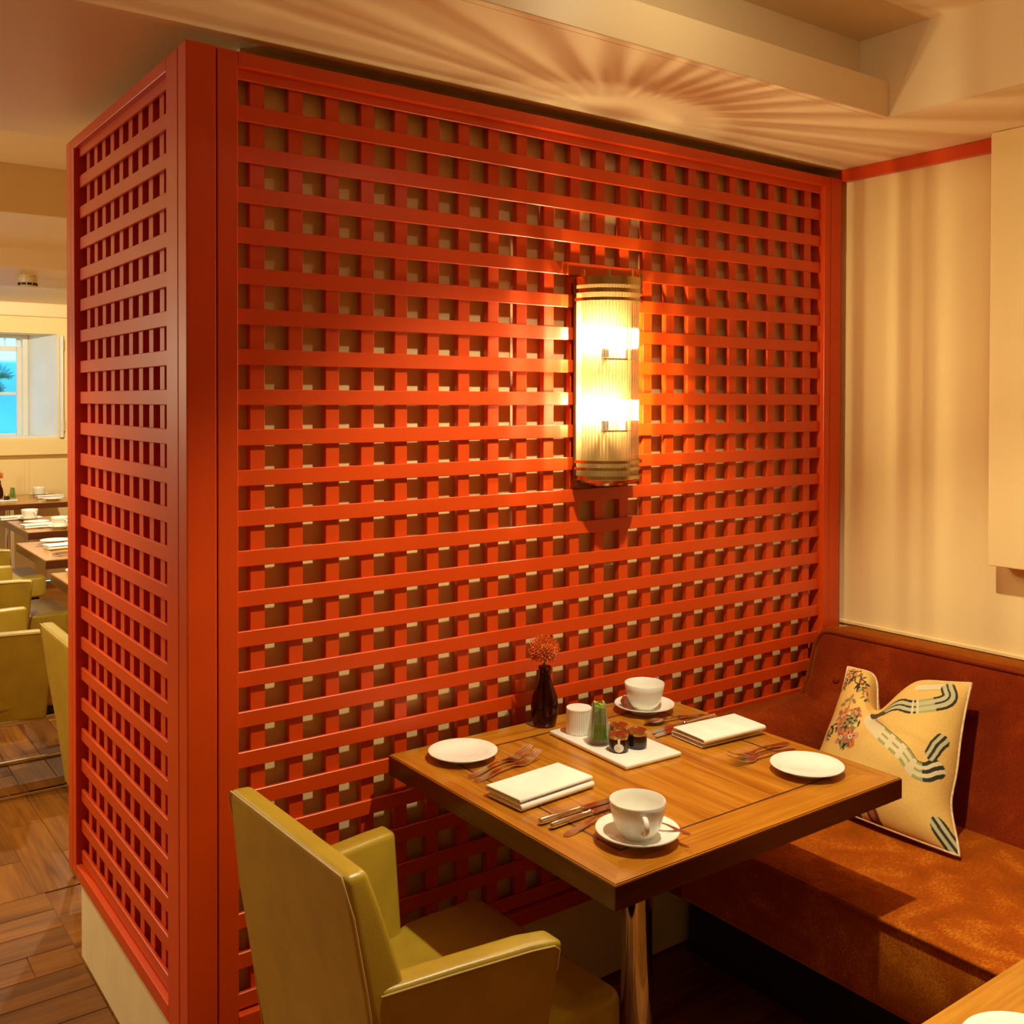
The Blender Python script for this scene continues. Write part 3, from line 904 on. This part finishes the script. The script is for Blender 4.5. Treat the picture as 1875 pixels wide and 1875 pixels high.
    def sprig(cx, cy, n, sp, cols=('blk', 'ol', 'dk'), size=0.011):
        for _ in range(n):
            a = rng.rand() * 2 * PI; q = sp * math.sqrt(rng.rand())
            blob(cx + q * math.cos(a) / 0.5, cy + q * math.sin(a) / 0.45, size * (0.6 + rng.rand()), size * 0.30, rng.rand() * PI, cols[rng.randint(len(cols))])
    X = s * 0.5 - 0.022
    # upper ear: dark foliage band
    for (cx, cy) in ((0.06, 0.95), (0.02, 0.90), (0.10, 0.90), (0.16, 0.86), (0.22, 0.83), (0.05, 0.85), (0.28, 0.78), (0.0, 0.80)):
        sprig(cx, cy, 11, 0.024, ('blk', 'dk', 'org', 'ol', 'brn'))
    sprig(0.16, 0.79, 5, 0.012, ('blk', 'ol'), 0.013)
    # flowering branch in the middle of the left half
    for a_, b_ in (((0.16, 0.68), (0.19, 0.50)), ((0.19, 0.58), (0.26, 0.62)), ((0.19, 0.52), (0.14, 0.60))):
        for k in range(20):
            f = k / 19
            blob(a_[0] + (b_[0] - a_[0]) * f, a_[1] + (b_[1] - a_[1]) * f, 0.0022, 0.0022, 0, 'brn')
    for cx, cy, an in ((0.13, 0.665, 0.3), (0.20, 0.665, 2.6), (0.16, 0.695, 1.4), (0.10, 0.63, 0.2)):
        blob(cx, cy, 0.014, 0.007, an, 'ol'); blob(cx, cy, 0.009, 0.0035, an, 'org')
    flower(0.14, 0.54, 0.024); flower(0.26, 0.585, 0.019); flower(0.19, 0.46, 0.023); flower(0.275, 0.40, 0.026); flower(0.20, 0.38, 0.02)
    for cx, cy in ((0.22, 0.52), (0.27, 0.52), (0.24, 0.47), (0.10, 0.43), (0.07, 0.40), (0.24, 0.36)):
        sprig(cx, cy, 9, 0.020, ('blk', 'ol', 'dk', 'ol'))
    # lower foliage with a bud
    for cx, cy, a_, b_, an, c in ((0.43, 0.165, 0.034, 0.013, -0.25, 'pink'), (0.46, 0.150, 0.026, 0.010, -0.1, 'blk'), (0.38, 0.135, 0.026, 0.009, -0.6, 'dk'),
                                  (0.45, 0.085, 0.040, 0.011, 0.05, 'blk'), (0.36, 0.06, 0.032, 0.012, -1.0, 'ol'), (0.40, 0.02, 0.03, 0.010, -1.1, 'dk'),
                                  (0.50, 0.035, 0.030, 0.016, -0.8, 'brn'), (0.49, 0.045, 0.020, 0.008, -0.8, 'org'), (0.54, 0.0, 0.02, 0.008, -1.0, 'brn'), (0.53, 0.085, 0.02, 0.004, 0.1, 'ol')):
        blob(cx, cy, a_, b_, an, c)
    for cx, cy in ((0.28, 0.05), (0.24, 0.02), (0.30, 0.10), (0.20, 0.09)): sprig(cx, cy, 14, 0.025, ('brn', 'org', 'ol', 'dk', 'pink'))
    col = np.clip(col, 0, 1)

    verts = P.reshape(-1, 3)
    idx = np.arange(NU * NV).reshape(NU, NV)
    quads = np.stack([idx[:-1, :-1], idx[1:, :-1], idx[1:, 1:], idx[:-1, 1:]], -1).reshape(-1, 4)
    me = bpy.data.meshes.new('cover')
    nu2 = 60
    s2, t2 = np.meshgrid(np.linspace(0, 1, nu2), np.linspace(0, 1, nu2), indexing='ij')
    Pb = surf(s2, t2, -1).reshape(-1, 3)
    ib = np.arange(nu2 * nu2).reshape(nu2, nu2) + len(verts)
    qb = np.stack([ib[:-1, :-1], ib[:-1, 1:], ib[1:, 1:], ib[1:, :-1]], -1).reshape(-1, 4)
    V = np.vstack([verts, Pb]); F = np.vstack([quads, qb])
    me.vertices.add(len(V)); me.vertices.foreach_set('co', V.astype(np.float32).ravel())
    me.loops.add(F.size); me.loops.foreach_set('vertex_index', F.astype(np.int32).ravel())
    me.polygons.add(len(F)); me.polygons.foreach_set('loop_start', np.arange(0, F.size, 4, dtype=np.int32))
    me.update(calc_edges=True)
    at = me.color_attributes.new('Col', 'FLOAT_COLOR', 'POINT')
    C4 = np.ones((len(V), 4), np.float32); C4[:len(verts), :3] = col.reshape(-1, 3); C4[len(verts):, :3] = gold
    at.data.foreach_set('color', C4.ravel())
    me.polygons.foreach_set('use_smooth', np.ones(len(F), bool))
    me.materials.append(M['cushion'])
    me.validate()
    root = thing('cushion', 'gold cushion with embroidered flowers and ribbon on the rust banquette', 'cushion', (1.55, -0.5, 0.4835))
    o = place('cover', me, root, (-1.55, 0.5, -0.4835))
    e = np.linspace(0, 1, 60)
    loop = np.concatenate([np.stack([e, np.zeros(60)], 1)[:-1], np.stack([np.ones(60), e], 1)[:-1], np.stack([e[::-1], np.ones(60)], 1)[:-1], np.stack([np.zeros(60), e[::-1]], 1)[:-1]])
    B = surf(loop[:, 0], loop[:, 1], 1)
    B[:, 2] = np.maximum(B[:, 2], 0.488)
    o2 = MB().tube([tuple(p) for p in B], 0.0034, 8, True).build('piping', M['cord'], root, True)
    o2.location = (-1.55, 0.5, -0.4835)
make_cushion()

# ------------------------------------------------------------------ crockery and cutlery
TT = TZ + 0.0003


def make_plate(label, loc, group='white side plates'):
    p = MB().lathe([(0, 0.004), (0.045, 0.004), (0.052, 0.0075), (0.077, 0.0155), (0.0785, 0.0165), (0.0780, 0.0180), (0.076, 0.0182), (0.053, 0.0110), (0.047, 0.0078), (0, 0.0076)], 56)
    p.lathe([(0.040, 0.005), (0.041, 0.0), (0.044, 0.0), (0.046, 0.0055)], 48)
    o = p.build('side_plate', M['china'], None, True)
    o.location = loc
    return tag(o, label, 'plate', group)


def make_saucer(label, loc, group='white saucers'):
    p = MB().lathe([(0, 0.0035), (0.036, 0.0035), (0.045, 0.007), (0.074, 0.0185), (0.0775, 0.0200), (0.0770, 0.0220), (0.0735, 0.0215), (0.052, 0.0120), (0.043, 0.0075), (0.030, 0.0070), (0, 0.0070)], 56)
    p.lathe([(0.034, 0.0045), (0.035, 0.0), (0.038, 0.0), (0.040, 0.005)], 48)
    o = p.build('saucer', M['china'], None, True)
    o.location = loc
    return tag(o, label, 'saucer', group)


def make_cup(label, loc, rz, group='white coffee cups'):
    c = thing('coffee_cup', label, 'cup', loc, rz, group)
    MB().lathe([(0, 0.003), (0.022, 0.003), (0.024, 0.0), (0.027, 0.0), (0.0285, 0.004), (0.0360, 0.0105), (0.0425, 0.0215), (0.0470, 0.036), (0.0500, 0.052), (0.0520, 0.066),
                (0.0510, 0.0672), (0.0495, 0.066), (0.0474, 0.052), (0.0443, 0.036), (0.0398, 0.023), (0.033, 0.013), (0.022, 0.008), (0, 0.007)], 56).build('bowl', M['china'], c, True, angle=60)
    pts = [(0.0488, 0, 0.052), (0.057, 0, 0.0545), (0.067, 0, 0.051), (0.0715, 0, 0.042), (0.068, 0, 0.031), (0.057, 0, 0.022), (0.0425, 0, 0.0195)]
    P = [Vector(p) for p in pts]
    fine = []
    for i in range(len(P) - 1):
        for k in range(4):
            u = k / 4
            a, b_, cc, d = P[max(i - 1, 0)], P[i], P[i + 1], P[min(i + 2, len(P) - 1)]
            fine.append(0.5 * ((2 * b_) + (cc - a) * u + (2 * a - 5 * b_ + 4 * cc - d) * u * u + (3 * b_ - a - 3 * cc + d) * u ** 3))
    fine.append(P[-1])
    MB().tube(fine, 0.0052, 10, False, 0.62).build('handle', M['china'], c, True, angle=60)
    return c


def fork_mesh():
    mb = MB()
    # handle, origin at the handle end, X forward, tines curve upwards
    xs = [0.0, 0.004, 0.02, 0.05, 0.085, 0.115, 0.128, 0.138, 0.146]
    ws = [0.0035, 0.0070, 0.0092, 0.0070, 0.0036, 0.0034, 0.0068, 0.0110, 0.0122]
    zz = [0.0006, 0.0006, 0.001, 0.004, 0.0085, 0.0065, 0.0036, 0.0022, 0.0026]
    mb.ribbon([(x, 0, z_) for x, z_ in zip(xs, zz)], ws, 0.0022)
    for k in range(4):
        y = -0.0093 + 0.0062 * k
        mb.ribbon([(0.145, y, 0.0026), (0.160, y, 0.0044), (0.178, y, 0.0095), (0.196, y, 0.0175), (0.201, y, 0.0200)], [0.0021, 0.0019, 0.0017, 0.0013, 0.0006], 0.0018)
    return mb.mesh('fork', M['steel'], True, 50)


def spoon_mesh(L=0.19, k=1.0):
    mb = MB()
    xs = [0.0, 0.004, 0.02, 0.05, 0.085, 0.115, 0.130]
    ws = [0.0033, 0.0068, 0.0088, 0.0066, 0.0036, 0.0032, 0.0045]
    zz = [0.0006, 0.0006, 0.001, 0.004, 0.0085, 0.0075, 0.0058]
    mb.ribbon([(x * k, 0, z_ * k) for x, z_ in zip(xs, zz)], [w * k for w in ws], 0.002 * k)
    nx, ny = 14, 8
    top = []
    for i in range(nx + 1):
        u = i / nx
        hw = 0.0195 * math.sin(PI * (0.06 + 0.90 * u)) ** 0.7 * (1.05 - 0.25 * u)
        row_ = []
        for j in range(ny + 1):
            v = -1 + 2 * j / ny
            dep = 0.0075 * (1 - v * v) * math.sin(PI * min(1, u * 0.96 + 0.02))
            row_.append(mb.bm.verts.new(((0.128 + u * 0.058) * k, v * hw * k, (0.0085 - dep + 0.001 * u) * k)))
        top.append(row_)
    for i in range(nx):
        for j in range(ny): mb.bm.faces.new((top[i][j], top[i + 1][j], top[i + 1][j + 1], top[i][j + 1]))
    g = [f for f in mb.bm.faces if len(f.verts) == 4 and f.verts[0].co.x > 0.1279 * k]
    bmesh.ops.solidify(mb.bm, geom=[f for f in g if all(v.co.x >= 0.1279 * k for v in f.verts)], thickness=0.0012 * k)
    return mb.mesh('spoon', M['steel'], True, 60)


fork_me, spoon_me, tea_me = fork_mesh(), spoon_mesh(), spoon_mesh(0.13, 0.62)


def flat_item(name, me, label, cat, a, ang, group, zoff=0.0, tilt=0.0):
    o = place(name, me, None, (a[0], a[1], TT + zoff), (0, tilt, ang))
    return tag(o, label, cat, group)


def make_knife(label, a, ang, group='table knives', zoff=0.0):
    k = thing('table_knife', label, 'knife', (a[0], a[1], TT + zoff), ang, group)
    MB().tube([(0, 0, 0.0066), (0.003, 0, 0.0066), (0.02, 0, 0.0066), (0.07, 0, 0.0062), (0.098, 0, 0.0058), (0.102, 0, 0.0060), (0.106, 0, 0.0060), (0.110, 0, 0.0058)],
              [0.003, 0.0062, 0.0066, 0.0058, 0.0048, 0.0062, 0.0062, 0.0042], 12).build('handle', M['steel'], k, True)
    MB().ribbon([(0.108, 0, 0.005), (0.116, 0, 0.0048), (0.15, 0, 0.0038), (0.20, 0, 0.0022), (0.214, 0.003, 0.0016), (0.219, 0.006, 0.0014)],
                [0.0042, 0.0085, 0.0098, 0.0092, 0.0060, 0.0012], 0.0014).build('blade', M['steel'], k, False)
    return k


def napkin_mesh(L=0.20, W=0.118):
    """a cloth folded over and over: one continuous sheet with rounded folds"""
    mb = MB()
    h, r = 0.0058, 0.0062
    path = []
    def arc(cy, cz, a0, a1, rr, n=8):
        for i in range(n + 1):
            a = math.radians(a0 + (a1 - a0) * i / n)
            path.append((cy + rr * math.cos(a), cz + rr * math.sin(a)))
    w = W / 2
    path.append((w - 0.012, 0.003)); path.append((0, 0.003))
    arc(-w + r, 0.003 + r * 0.75, 270, 90, r * 0.75)
    path.append((0, 0.0128))
    arc(w - 0.008, 0.0128 + r * 0.7, -90, 90, r * 0.7)
    path.append((0, 0.0220))
    arc(-w + 0.010, 0.0196, 90, 200, 0.0028, 4)
    th = 0.0036
    P = [Vector((0, p[0], p[1])) for p in path]
    xs = [-L / 2, -L / 2 + 0.002, -L / 6, L / 6, L / 2 - 0.002, L / 2]
    sk = [0.0015, 0, 0.0004, 0, 0, 0.0015]
    grid = []
    for x, q in zip(xs, sk):
        ring = []
        for side in (1, -1):
            seq = range(len(P)) if side == 1 else range(len(P) - 1, -1, -1)
            for i in seq:
                t = (P[min(i + 1, len(P) - 1)] - P[max(i - 1, 0)]).normalized()
                n = Vector((0, -t.z, t.y))
                v = P[i] + n * (th / 2 - q) * side
                ring.append(mb.bm.verts.new((x, v.y, v.z)))
        grid.append(ring)
    n = len(grid[0])
    for A, B in zip(grid, grid[1:]):
        for i in range(n): mb.bm.faces.new((A[i], A[(i + 1) % n], B[(i + 1) % n], B[i]))
    half = n // 2
    for R in (grid[0], grid[-1]):
        for i in range(half - 1):
            mb.bm.faces.new((R[i], R[i + 1], R[n - 2 - i], R[n - 1 - i]))
    return mb.mesh('napkin', M['linen'], True, 60)


nap_me = napkin_mesh()


def put_napkin(label, loc, rz, group='folded white napkins', scale=None):
    o = place('napkin', nap_me, None, loc, (0, 0, rz))
    if scale: o.scale = scale
    return tag(o, label, 'napkin', group)


# near setting
make_plate('white side plate at the left corner of the table beside two forks', (0.470, -0.150, TT))
make_plate('white side plate at the banquette corner of the table', (1.028, -0.660, TT))
make_saucer('white saucer under the cup at the near corner of the table', (0.494, -0.694, TT))
make_saucer('white saucer under the cup at the back of the table by the lattice', (1.040, -0.140, TT))
make_cup('white coffee cup with handle showing at the near corner of the table', (0.494, -0.694, TT + 0.0072), math.radians(-120))
make_cup('white coffee cup at the back of the table by the lattice', (1.040, -0.140, TT + 0.0072), math.radians(75))
flat_item('fork', fork_me, 'steel fork nearest the left side plate, tines on the other fork', 'fork', (0.412, -0.262), math.radians(13), 'steel forks', 0.0)
flat_item('fork', fork_me, 'steel fork lying along the napkin at the left of the table', 'fork', (0.409, -0.290), math.radians(10), 'steel forks', 0.0)
flat_item('fork', fork_me, 'steel fork with flat tines beside the right napkin', 'fork', (1.140, -0.520), math.radians(180 + 1), 'steel forks', 0.0)
flat_item('fork', fork_me, 'steel fork laid next to the right side plate', 'fork', (1.118, -0.556), math.radians(180 - 4), 'steel forks', 0.0)
put_napkin('folded white napkin between forks and knives at the left of the table', (0.489, -0.410, TT), math.radians(4))
put_napkin('folded white napkin beside the banquette arm at the far right of the table', (1.052, -0.386, TT), math.radians(176))
make_knife('steel table knife next to the left napkin', (0.385, -0.540), math.radians(2))
make_knife('steel table knife between the other knife and the spoon', (0.390, -0.567), math.radians(3))
flat_item('spoon', spoon_me, 'steel spoon with its handle pointing at the chair', 'spoon', (0.394, -0.606), math.radians(9), 'steel spoons')
make_knife('steel table knife behind the right napkin', (1.147, -0.285), math.radians(179))
make_knife('steel table knife against the edge of the right napkin', (1.135, -0.310), math.radians(178))
flat_item('spoon', spoon_me, 'steel spoon by the back cup with its bowl towards the jars', 'spoon', (1.140, -0.257), math.radians(171), 'steel spoons')
flat_item('teaspoon', tea_me, 'steel teaspoon overhanging the near saucer', 'spoon', (0.549, -0.773), math.radians(97), 'steel teaspoons', 0.0215, math.radians(3))
flat_item('teaspoon', tea_me, 'steel teaspoon on the back saucer', 'spoon', (1.050, -0.053), math.radians(-135), 'steel teaspoons', 0.0205, math.radians(3.5))


# tray with pot, sachets and jars
def make_tray(label, loc, rz):
    mb = MB().box(-0.082, 0.082, -0.143, 0.143, 0.0, 0.0105, 0.004, 3)
    o = mb.build('tray', M['china'], None, True)
    o.location = loc
    o.rotation_euler = (0, 0, rz)
    return tag(o, label, 'tray', 'white china trays')


def make_pot(label, loc, group='ribbed sugar pots'):
    p = thing('sugar_pot', label, 'pot', loc, 0, group)
    mb = MB()
    n = 72
    prof = [(0.0, 0.0), (0.028, 0.0), (0.030, 0.002), (0.030, 0.058)]
    rings = []
    for r, zz in prof[1:]:
        rings.append([mb.bm.verts.new(((r + (0.0007 if i % 2 else 0)) * math.cos(2 * PI * i / n), (r + (0.0007 if i % 2 else 0)) * math.sin(2 * PI * i / n), zz)) for i in range(n)])
    for A, B in zip(rings, rings[1:]):
        for i in range(n): mb.bm.faces.new((A[i], A[(i + 1) % n], B[(i + 1) % n], B[i]))
    mb.bm.faces.new(rings[0][::-1])
    mb.build('ribbed_body', M['china'], p)
    MB().lathe([(0.0308, 0.058), (0.0306, 0.060), (0.030, 0.0612), (0.0, 0.0615)], 48).build('lid', M['china'], p, True)
    return p


def make_jar(label, loc, rz, labelled, group='little jam jars'):
    j = thing('jam_jar', label, 'jar', loc, rz, group)
    MB().lathe([(0, 0), (0.019, 0), (0.0215, 0.002), (0.0222, 0.006), (0.0222, 0.024), (0.0205, 0.029), (0.0195, 0.031), (0, 0.031)], 36).build('jar_body', M['jam'], j, True)
    lid = MB().lathe([(0.0215, 0.0300), (0.0224, 0.0305), (0.0224, 0.0395), (0.0215, 0.0410), (0.0195, 0.0410), (0.0190, 0.0402)], 36).build('lid', M['gold'], j, True)
    MB().lathe([(0.0193, 0.0400), (0, 0.0402)], 36).build('lid_top', M['lid_reflection'], lid, True)
    if labelled:
        mb = MB()
        r = 0.0226
        n = 20
        def at(u, v): return (r * math.sin(u / r), -r * math.cos(u / r), v)
        cen = mb.bm.verts.new(at(0, 0.0125))
        prev_ring = None
        for q in (0.33, 0.66, 1.0):
            ring = [mb.bm.verts.new(at(q * 0.0115 * math.cos(2 * PI * k / 28), 0.0125 + q * 0.0098 * math.sin(2 * PI * k / 28))) for k in range(28)]
            for k in range(28):
                l = (k + 1) % 28
                if prev_ring is None: mb.bm.faces.new((cen, ring[k], ring[l]))
                else: mb.bm.faces.new((prev_ring[k], ring[k], ring[l], prev_ring[l]))
            prev_ring = ring
        A = [mb.bm.verts.new(at(u, 0.021)) for u in (-0.0028, 0, 0.0028)]; B = [mb.bm.verts.new(at(u, 0.0335)) for u in (-0.0028, 0, 0.0028)]
        for k in range(2): mb.bm.faces.new((A[k], A[k + 1], B[k + 1], B[k]))
        lb = mb.build('paper_label', M['paper'], j)
        mb = MB(); r = 0.02275
        for v, hw in ((0.0170, 0.0010), (0.0138, 0.0060), (0.0123, 0.0072), (0.0098, 0.0050)):
            A = [mb.bm.verts.new(at(-hw + 2 * hw * k / 6, v)) for k in range(7)]
            B = [mb.bm.verts.new(at(-hw + 2 * hw * k / 6, v + 0.00035)) for k in range(7)]
            for k in range(6):
                if (k + int(v * 1e4)) % 4 != 3: mb.bm.faces.new((A[k], A[k + 1], B[k + 1], B[k]))
        mb.build('label_print', M['ink'], lb)
    return j


def make_sachets(loc, n, where):
    g = thing('sachet_glass', 'clear tapered glass holding green sachets %s' % where, 'glass', loc, 0, 'glasses of green sachets')
    MB().lathe([(0, 0.0), (0.022, 0.0), (0.026, 0.003), (0.0275, 0.012), (0.026, 0.030), (0.0205, 0.062), (0.0165, 0.085), (0.0170, 0.092),
                (0.0158, 0.092), (0.0153, 0.085), (0.0192, 0.062), (0.0245, 0.030), (0.0255, 0.014), (0.022, 0.009), (0, 0.008)], 40).build('glass_body', M['clear'], g, True)
    for k in range(n):
        a = 2 * PI * k / n + 0.5
        rr, rt_ = 0.0145, 0.0098
        pk = thing('sugar_sachet', 'slim green sugar sachet standing in the glass %s' % where, 'sachet',
                   (loc[0] + rr * math.cos(a), loc[1] + rr * math.sin(a), loc[2] + 0.010), a + PI / 2, 'green sugar sachets %s' % where)
        ti = 0.035
        hgt = 0.080 + 0.004 * ((k * 7) % 3)
        lean = -(rr - rt_) / hgt
        mb = MB().hexa([(-0.0082, -0.003, 0), (0.0082, -0.003, 0), (0.0082, 0.003, 0), (-0.0082, 0.003, 0),
                        (-0.0064, -0.0022 - lean * hgt, hgt), (0.0064, -0.0022 - lean * hgt, hgt), (0.0064, 0.0022 - lean * hgt, hgt), (-0.0064, 0.0022 - lean * hgt, hgt)], 0.0006, 1)
        mb.build('paper_sleeve', M['green'], pk)
        z0, z1 = 0.038, 0.070
        y0_, y1_ = -0.0031 - lean * z0, -0.0029 - lean * z1
        mb = MB()
        vs = [mb.bm.verts.new(p) for p in ((-0.004, y0_, z0), (0.004, y0_, z0), (0.004, y1_, z1), (-0.004, y1_, z1))]
        mb.bm.faces.new(vs)
        lb = mb.build('sachet_label', M['sachet_label'], pk)
        mb = MB()
        for q in range(5):
            v0 = z0 + 0.004 + q * 0.0052
            yy = -0.0032 - lean * v0
            vs = [mb.bm.verts.new(p) for p in ((-0.0022 + 0.0008 * (q % 2), yy, v0), (0.0018, yy, v0), (0.0018, yy - lean * 0.0028, v0 + 0.0028), (-0.0022, yy - lean * 0.0028, v0 + 0.0028))]
            mb.bm.faces.new(vs)
        mb.build('label_print', M['ink'], lb)
    return g


TR_Z = TT + 0.0105
make_tray('white oblong china tray in the middle of the table', (0.800, -0.288, TT), math.radians(-2.5))
make_pot('white ribbed sugar pot on the tray', (0.772, -0.196, TR_Z))
make_sachets((0.760, -0.282, TR_Z), 6, 'on the near table')
make_jar('jam jar with a round paper label at the front of the tray', (0.765, -0.345, TR_Z), math.radians(-42), True)
make_jar('jam jar without a label at the right of the tray', (0.815, -0.352, TR_Z), math.radians(60), False)
make_jar('jam jar behind the labelled one on the tray', (0.805, -0.300, TR_Z), math.radians(150), False)


# bud vase and flower
def make_vase(label, loc, group='small brown vases'):
    o = MB().lathe([(0, 0.0), (0.024, 0.0), (0.028, 0.004), (0.0335, 0.030), (0.0345, 0.048), (0.0305, 0.074), (0.0205, 0.100), (0.0150, 0.120), (0.0148, 0.138), (0.0165, 0.146),
                    (0.0150, 0.146), (0.0132, 0.138), (0.0134, 0.120), (0.0188, 0.100), (0.0288, 0.074), (0.0325, 0.048), (0.0318, 0.030), (0.026, 0.008), (0, 0.006)], 40).build('bud_vase', M['brown_glass'], None, True)
    o.location = loc
    return tag(o, label, 'vase', group)


def make_flower(label, loc, group='orange pincushion flowers', n=260):
    f = thing('pincushion_flower', label, 'flower', loc, 0, group)
    MB().tube([(0, 0, -0.165), (0.002, 0, -0.08), (0, 0, -0.01)], 0.0035, 8).build('stem', M['stem'], f, True)
    MB().lathe([(0, -0.022), (0.012, -0.016), (0.018, 0.0), (0.014, 0.014), (0, 0.020)], 20).build('flower_core', M['yellow_core'], f, True)
    rng = random.Random(5)
    mb = MB()
    for k in range(n):
        zc = 1 - 2 * (k + 0.5) / n
        zc = max(-0.65, zc)
        a = k * 2.39996
        rr = math.sqrt(1 - zc * zc)
        d = Vector((rr * math.cos(a), rr * math.sin(a), zc))
        L = 0.034 + 0.010 * rng.random()
        side = Vector((-math.sin(a), math.cos(a), 0)) * (0.006 * (rng.random() - 0.5))
        p0 = d * 0.014; p1 = d * (0.014 + L * 0.5) + Vector((0, 0, -0.002)) + side; p2 = d * L * 0.95 + Vector((0, 0, 0.006 * (1 - zc))) * 0.6 + side
        mb.tube([p0, p1, p2], [0.0013, 0.0011, 0.0015], 4)
    mb.build('stamens', M['orange_petal'], f)['kind'] = 'stuff'
    return f


make_vase('small dark brown glass vase holding a flower against the lattice', (0.760, -0.078, TT))
make_flower('spiky orange pincushion flower in the brown vase on the near table', (0.757, -0.078, 0.948))

# second table: a side plate near its far edge
make_plate('white side plate on the table nearest the camera', (0.445, -1.435, TT))

# ------------------------------------------------------------------ settings on the far-room tables
RZ = TT
far = 'place settings in the far room'
make_plate('white side plate on the half hidden far-room table', (0.385, 2.93, RZ), far)
make_plate('white side plate at the back of the table behind the second far-room chair', (0.50, 4.07, RZ), far)
put_napkin('folded napkin on the table behind the second far-room chair', (0.50, 3.83, RZ), 0.1, far)
make_saucer('saucer at the edge of the lattice on the far-room table', (0.60, 3.62, RZ), far)
make_cup('coffee cup cut off by the lattice end in the far room', (0.60, 3.62, RZ + 0.0072), -2.0, far)
make_knife('steel knife on the table behind the second far-room chair', (0.385, 3.60), 0.05, far)
flat_item('spoon', spoon_me, 'steel spoon near the corner of the table behind the second far-room chair', 'spoon', (0.38, 3.53), 0.1, far)
flat_item('fork', fork_me, 'steel fork on the table behind the second far-room chair', 'fork', (0.38, 3.97), 0.1, far)
make_saucer('saucer of the left cup on the two-cup far-room table', (0.60, 5.30, RZ), far)
make_cup('left coffee cup of the two-cup far-room table', (0.60, 5.30, RZ + 0.0072), -1.2, far)
make_saucer('saucer of the right cup on the two-cup far-room table', (0.665, 4.72, RZ), far)
make_cup('right coffee cup of the two-cup far-room table', (0.665, 4.72, RZ + 0.0072), -1.2, far)
put_napkin('folded napkin left of the right cup in the far room', (0.575, 4.87, RZ), 0.1, far)
put_napkin('folded napkin at the window-side end of the two-cup far-room table', (0.53, 5.42, RZ), 0.1, far)
make_plate('side plate between the two cups in the far room', (0.60, 5.08, RZ), far)
make_tray('white tray at the right of the two-cup far-room table', (0.98, 5.14, RZ), 1.4)
make_pot('white pot on the tray beside the lattice end in the far room', (0.955, 5.14, RZ + 0.0105), far)
make_saucer('saucer on the table under the far window', (1.02, 7.15, RZ), far)
make_cup('coffee cup on the table under the far window', (1.02, 7.15, RZ + 0.0072), 2.0, far)
put_napkin('folded napkin on the table under the far window', (1.05, 6.90, RZ), 0.05, far)
make_plate('side plate on the table under the far window', (1.03, 6.68, RZ), far)
make_tray('white tray on the table under the far window', (0.655, 6.85, RZ), 1.45)
make_pot('white pot on the tray under the far window', (0.645, 6.86, RZ + 0.0105), far)
make_jar('dark jam jar on the tray under the far window', (0.715, 6.80, RZ + 0.0105), 0.3, False, far)
make_sachets((0.765, 6.84, RZ + 0.0105), 5, 'under the far window')
make_vase('small brown vase on the table under the far window', (0.705, 7.08, RZ), far)
make_flower('orange pincushion flower on the table under the far window', (0.705, 7.08, 0.948), far, 90)

# smoke detector
sd = thing('smoke_detector', 'round cream smoke detector on the ceiling beam of the far room', 'smoke detector', (0.43, 4.42, 2.296))
MB().lathe([(0, 0), (0.045, 0), (0.045, -0.014), (0, -0.014)], 28).build('base', M['plastic'], sd, True)
MB().lathe([(0, -0.014), (0.051, -0.014), (0.051, -0.050), (0.044, -0.068), (0, -0.072)], 28).build('body', M['plastic'], sd, True)
me = MB().box(-0.012, 0.012, -0.052, -0.044, -0.060, -0.046).mesh('vent_slot', M['black'])
for k in range(10): place('vent_slot', me, sd, (0, 0, 0), (0, 0, 2 * PI * k / 10))
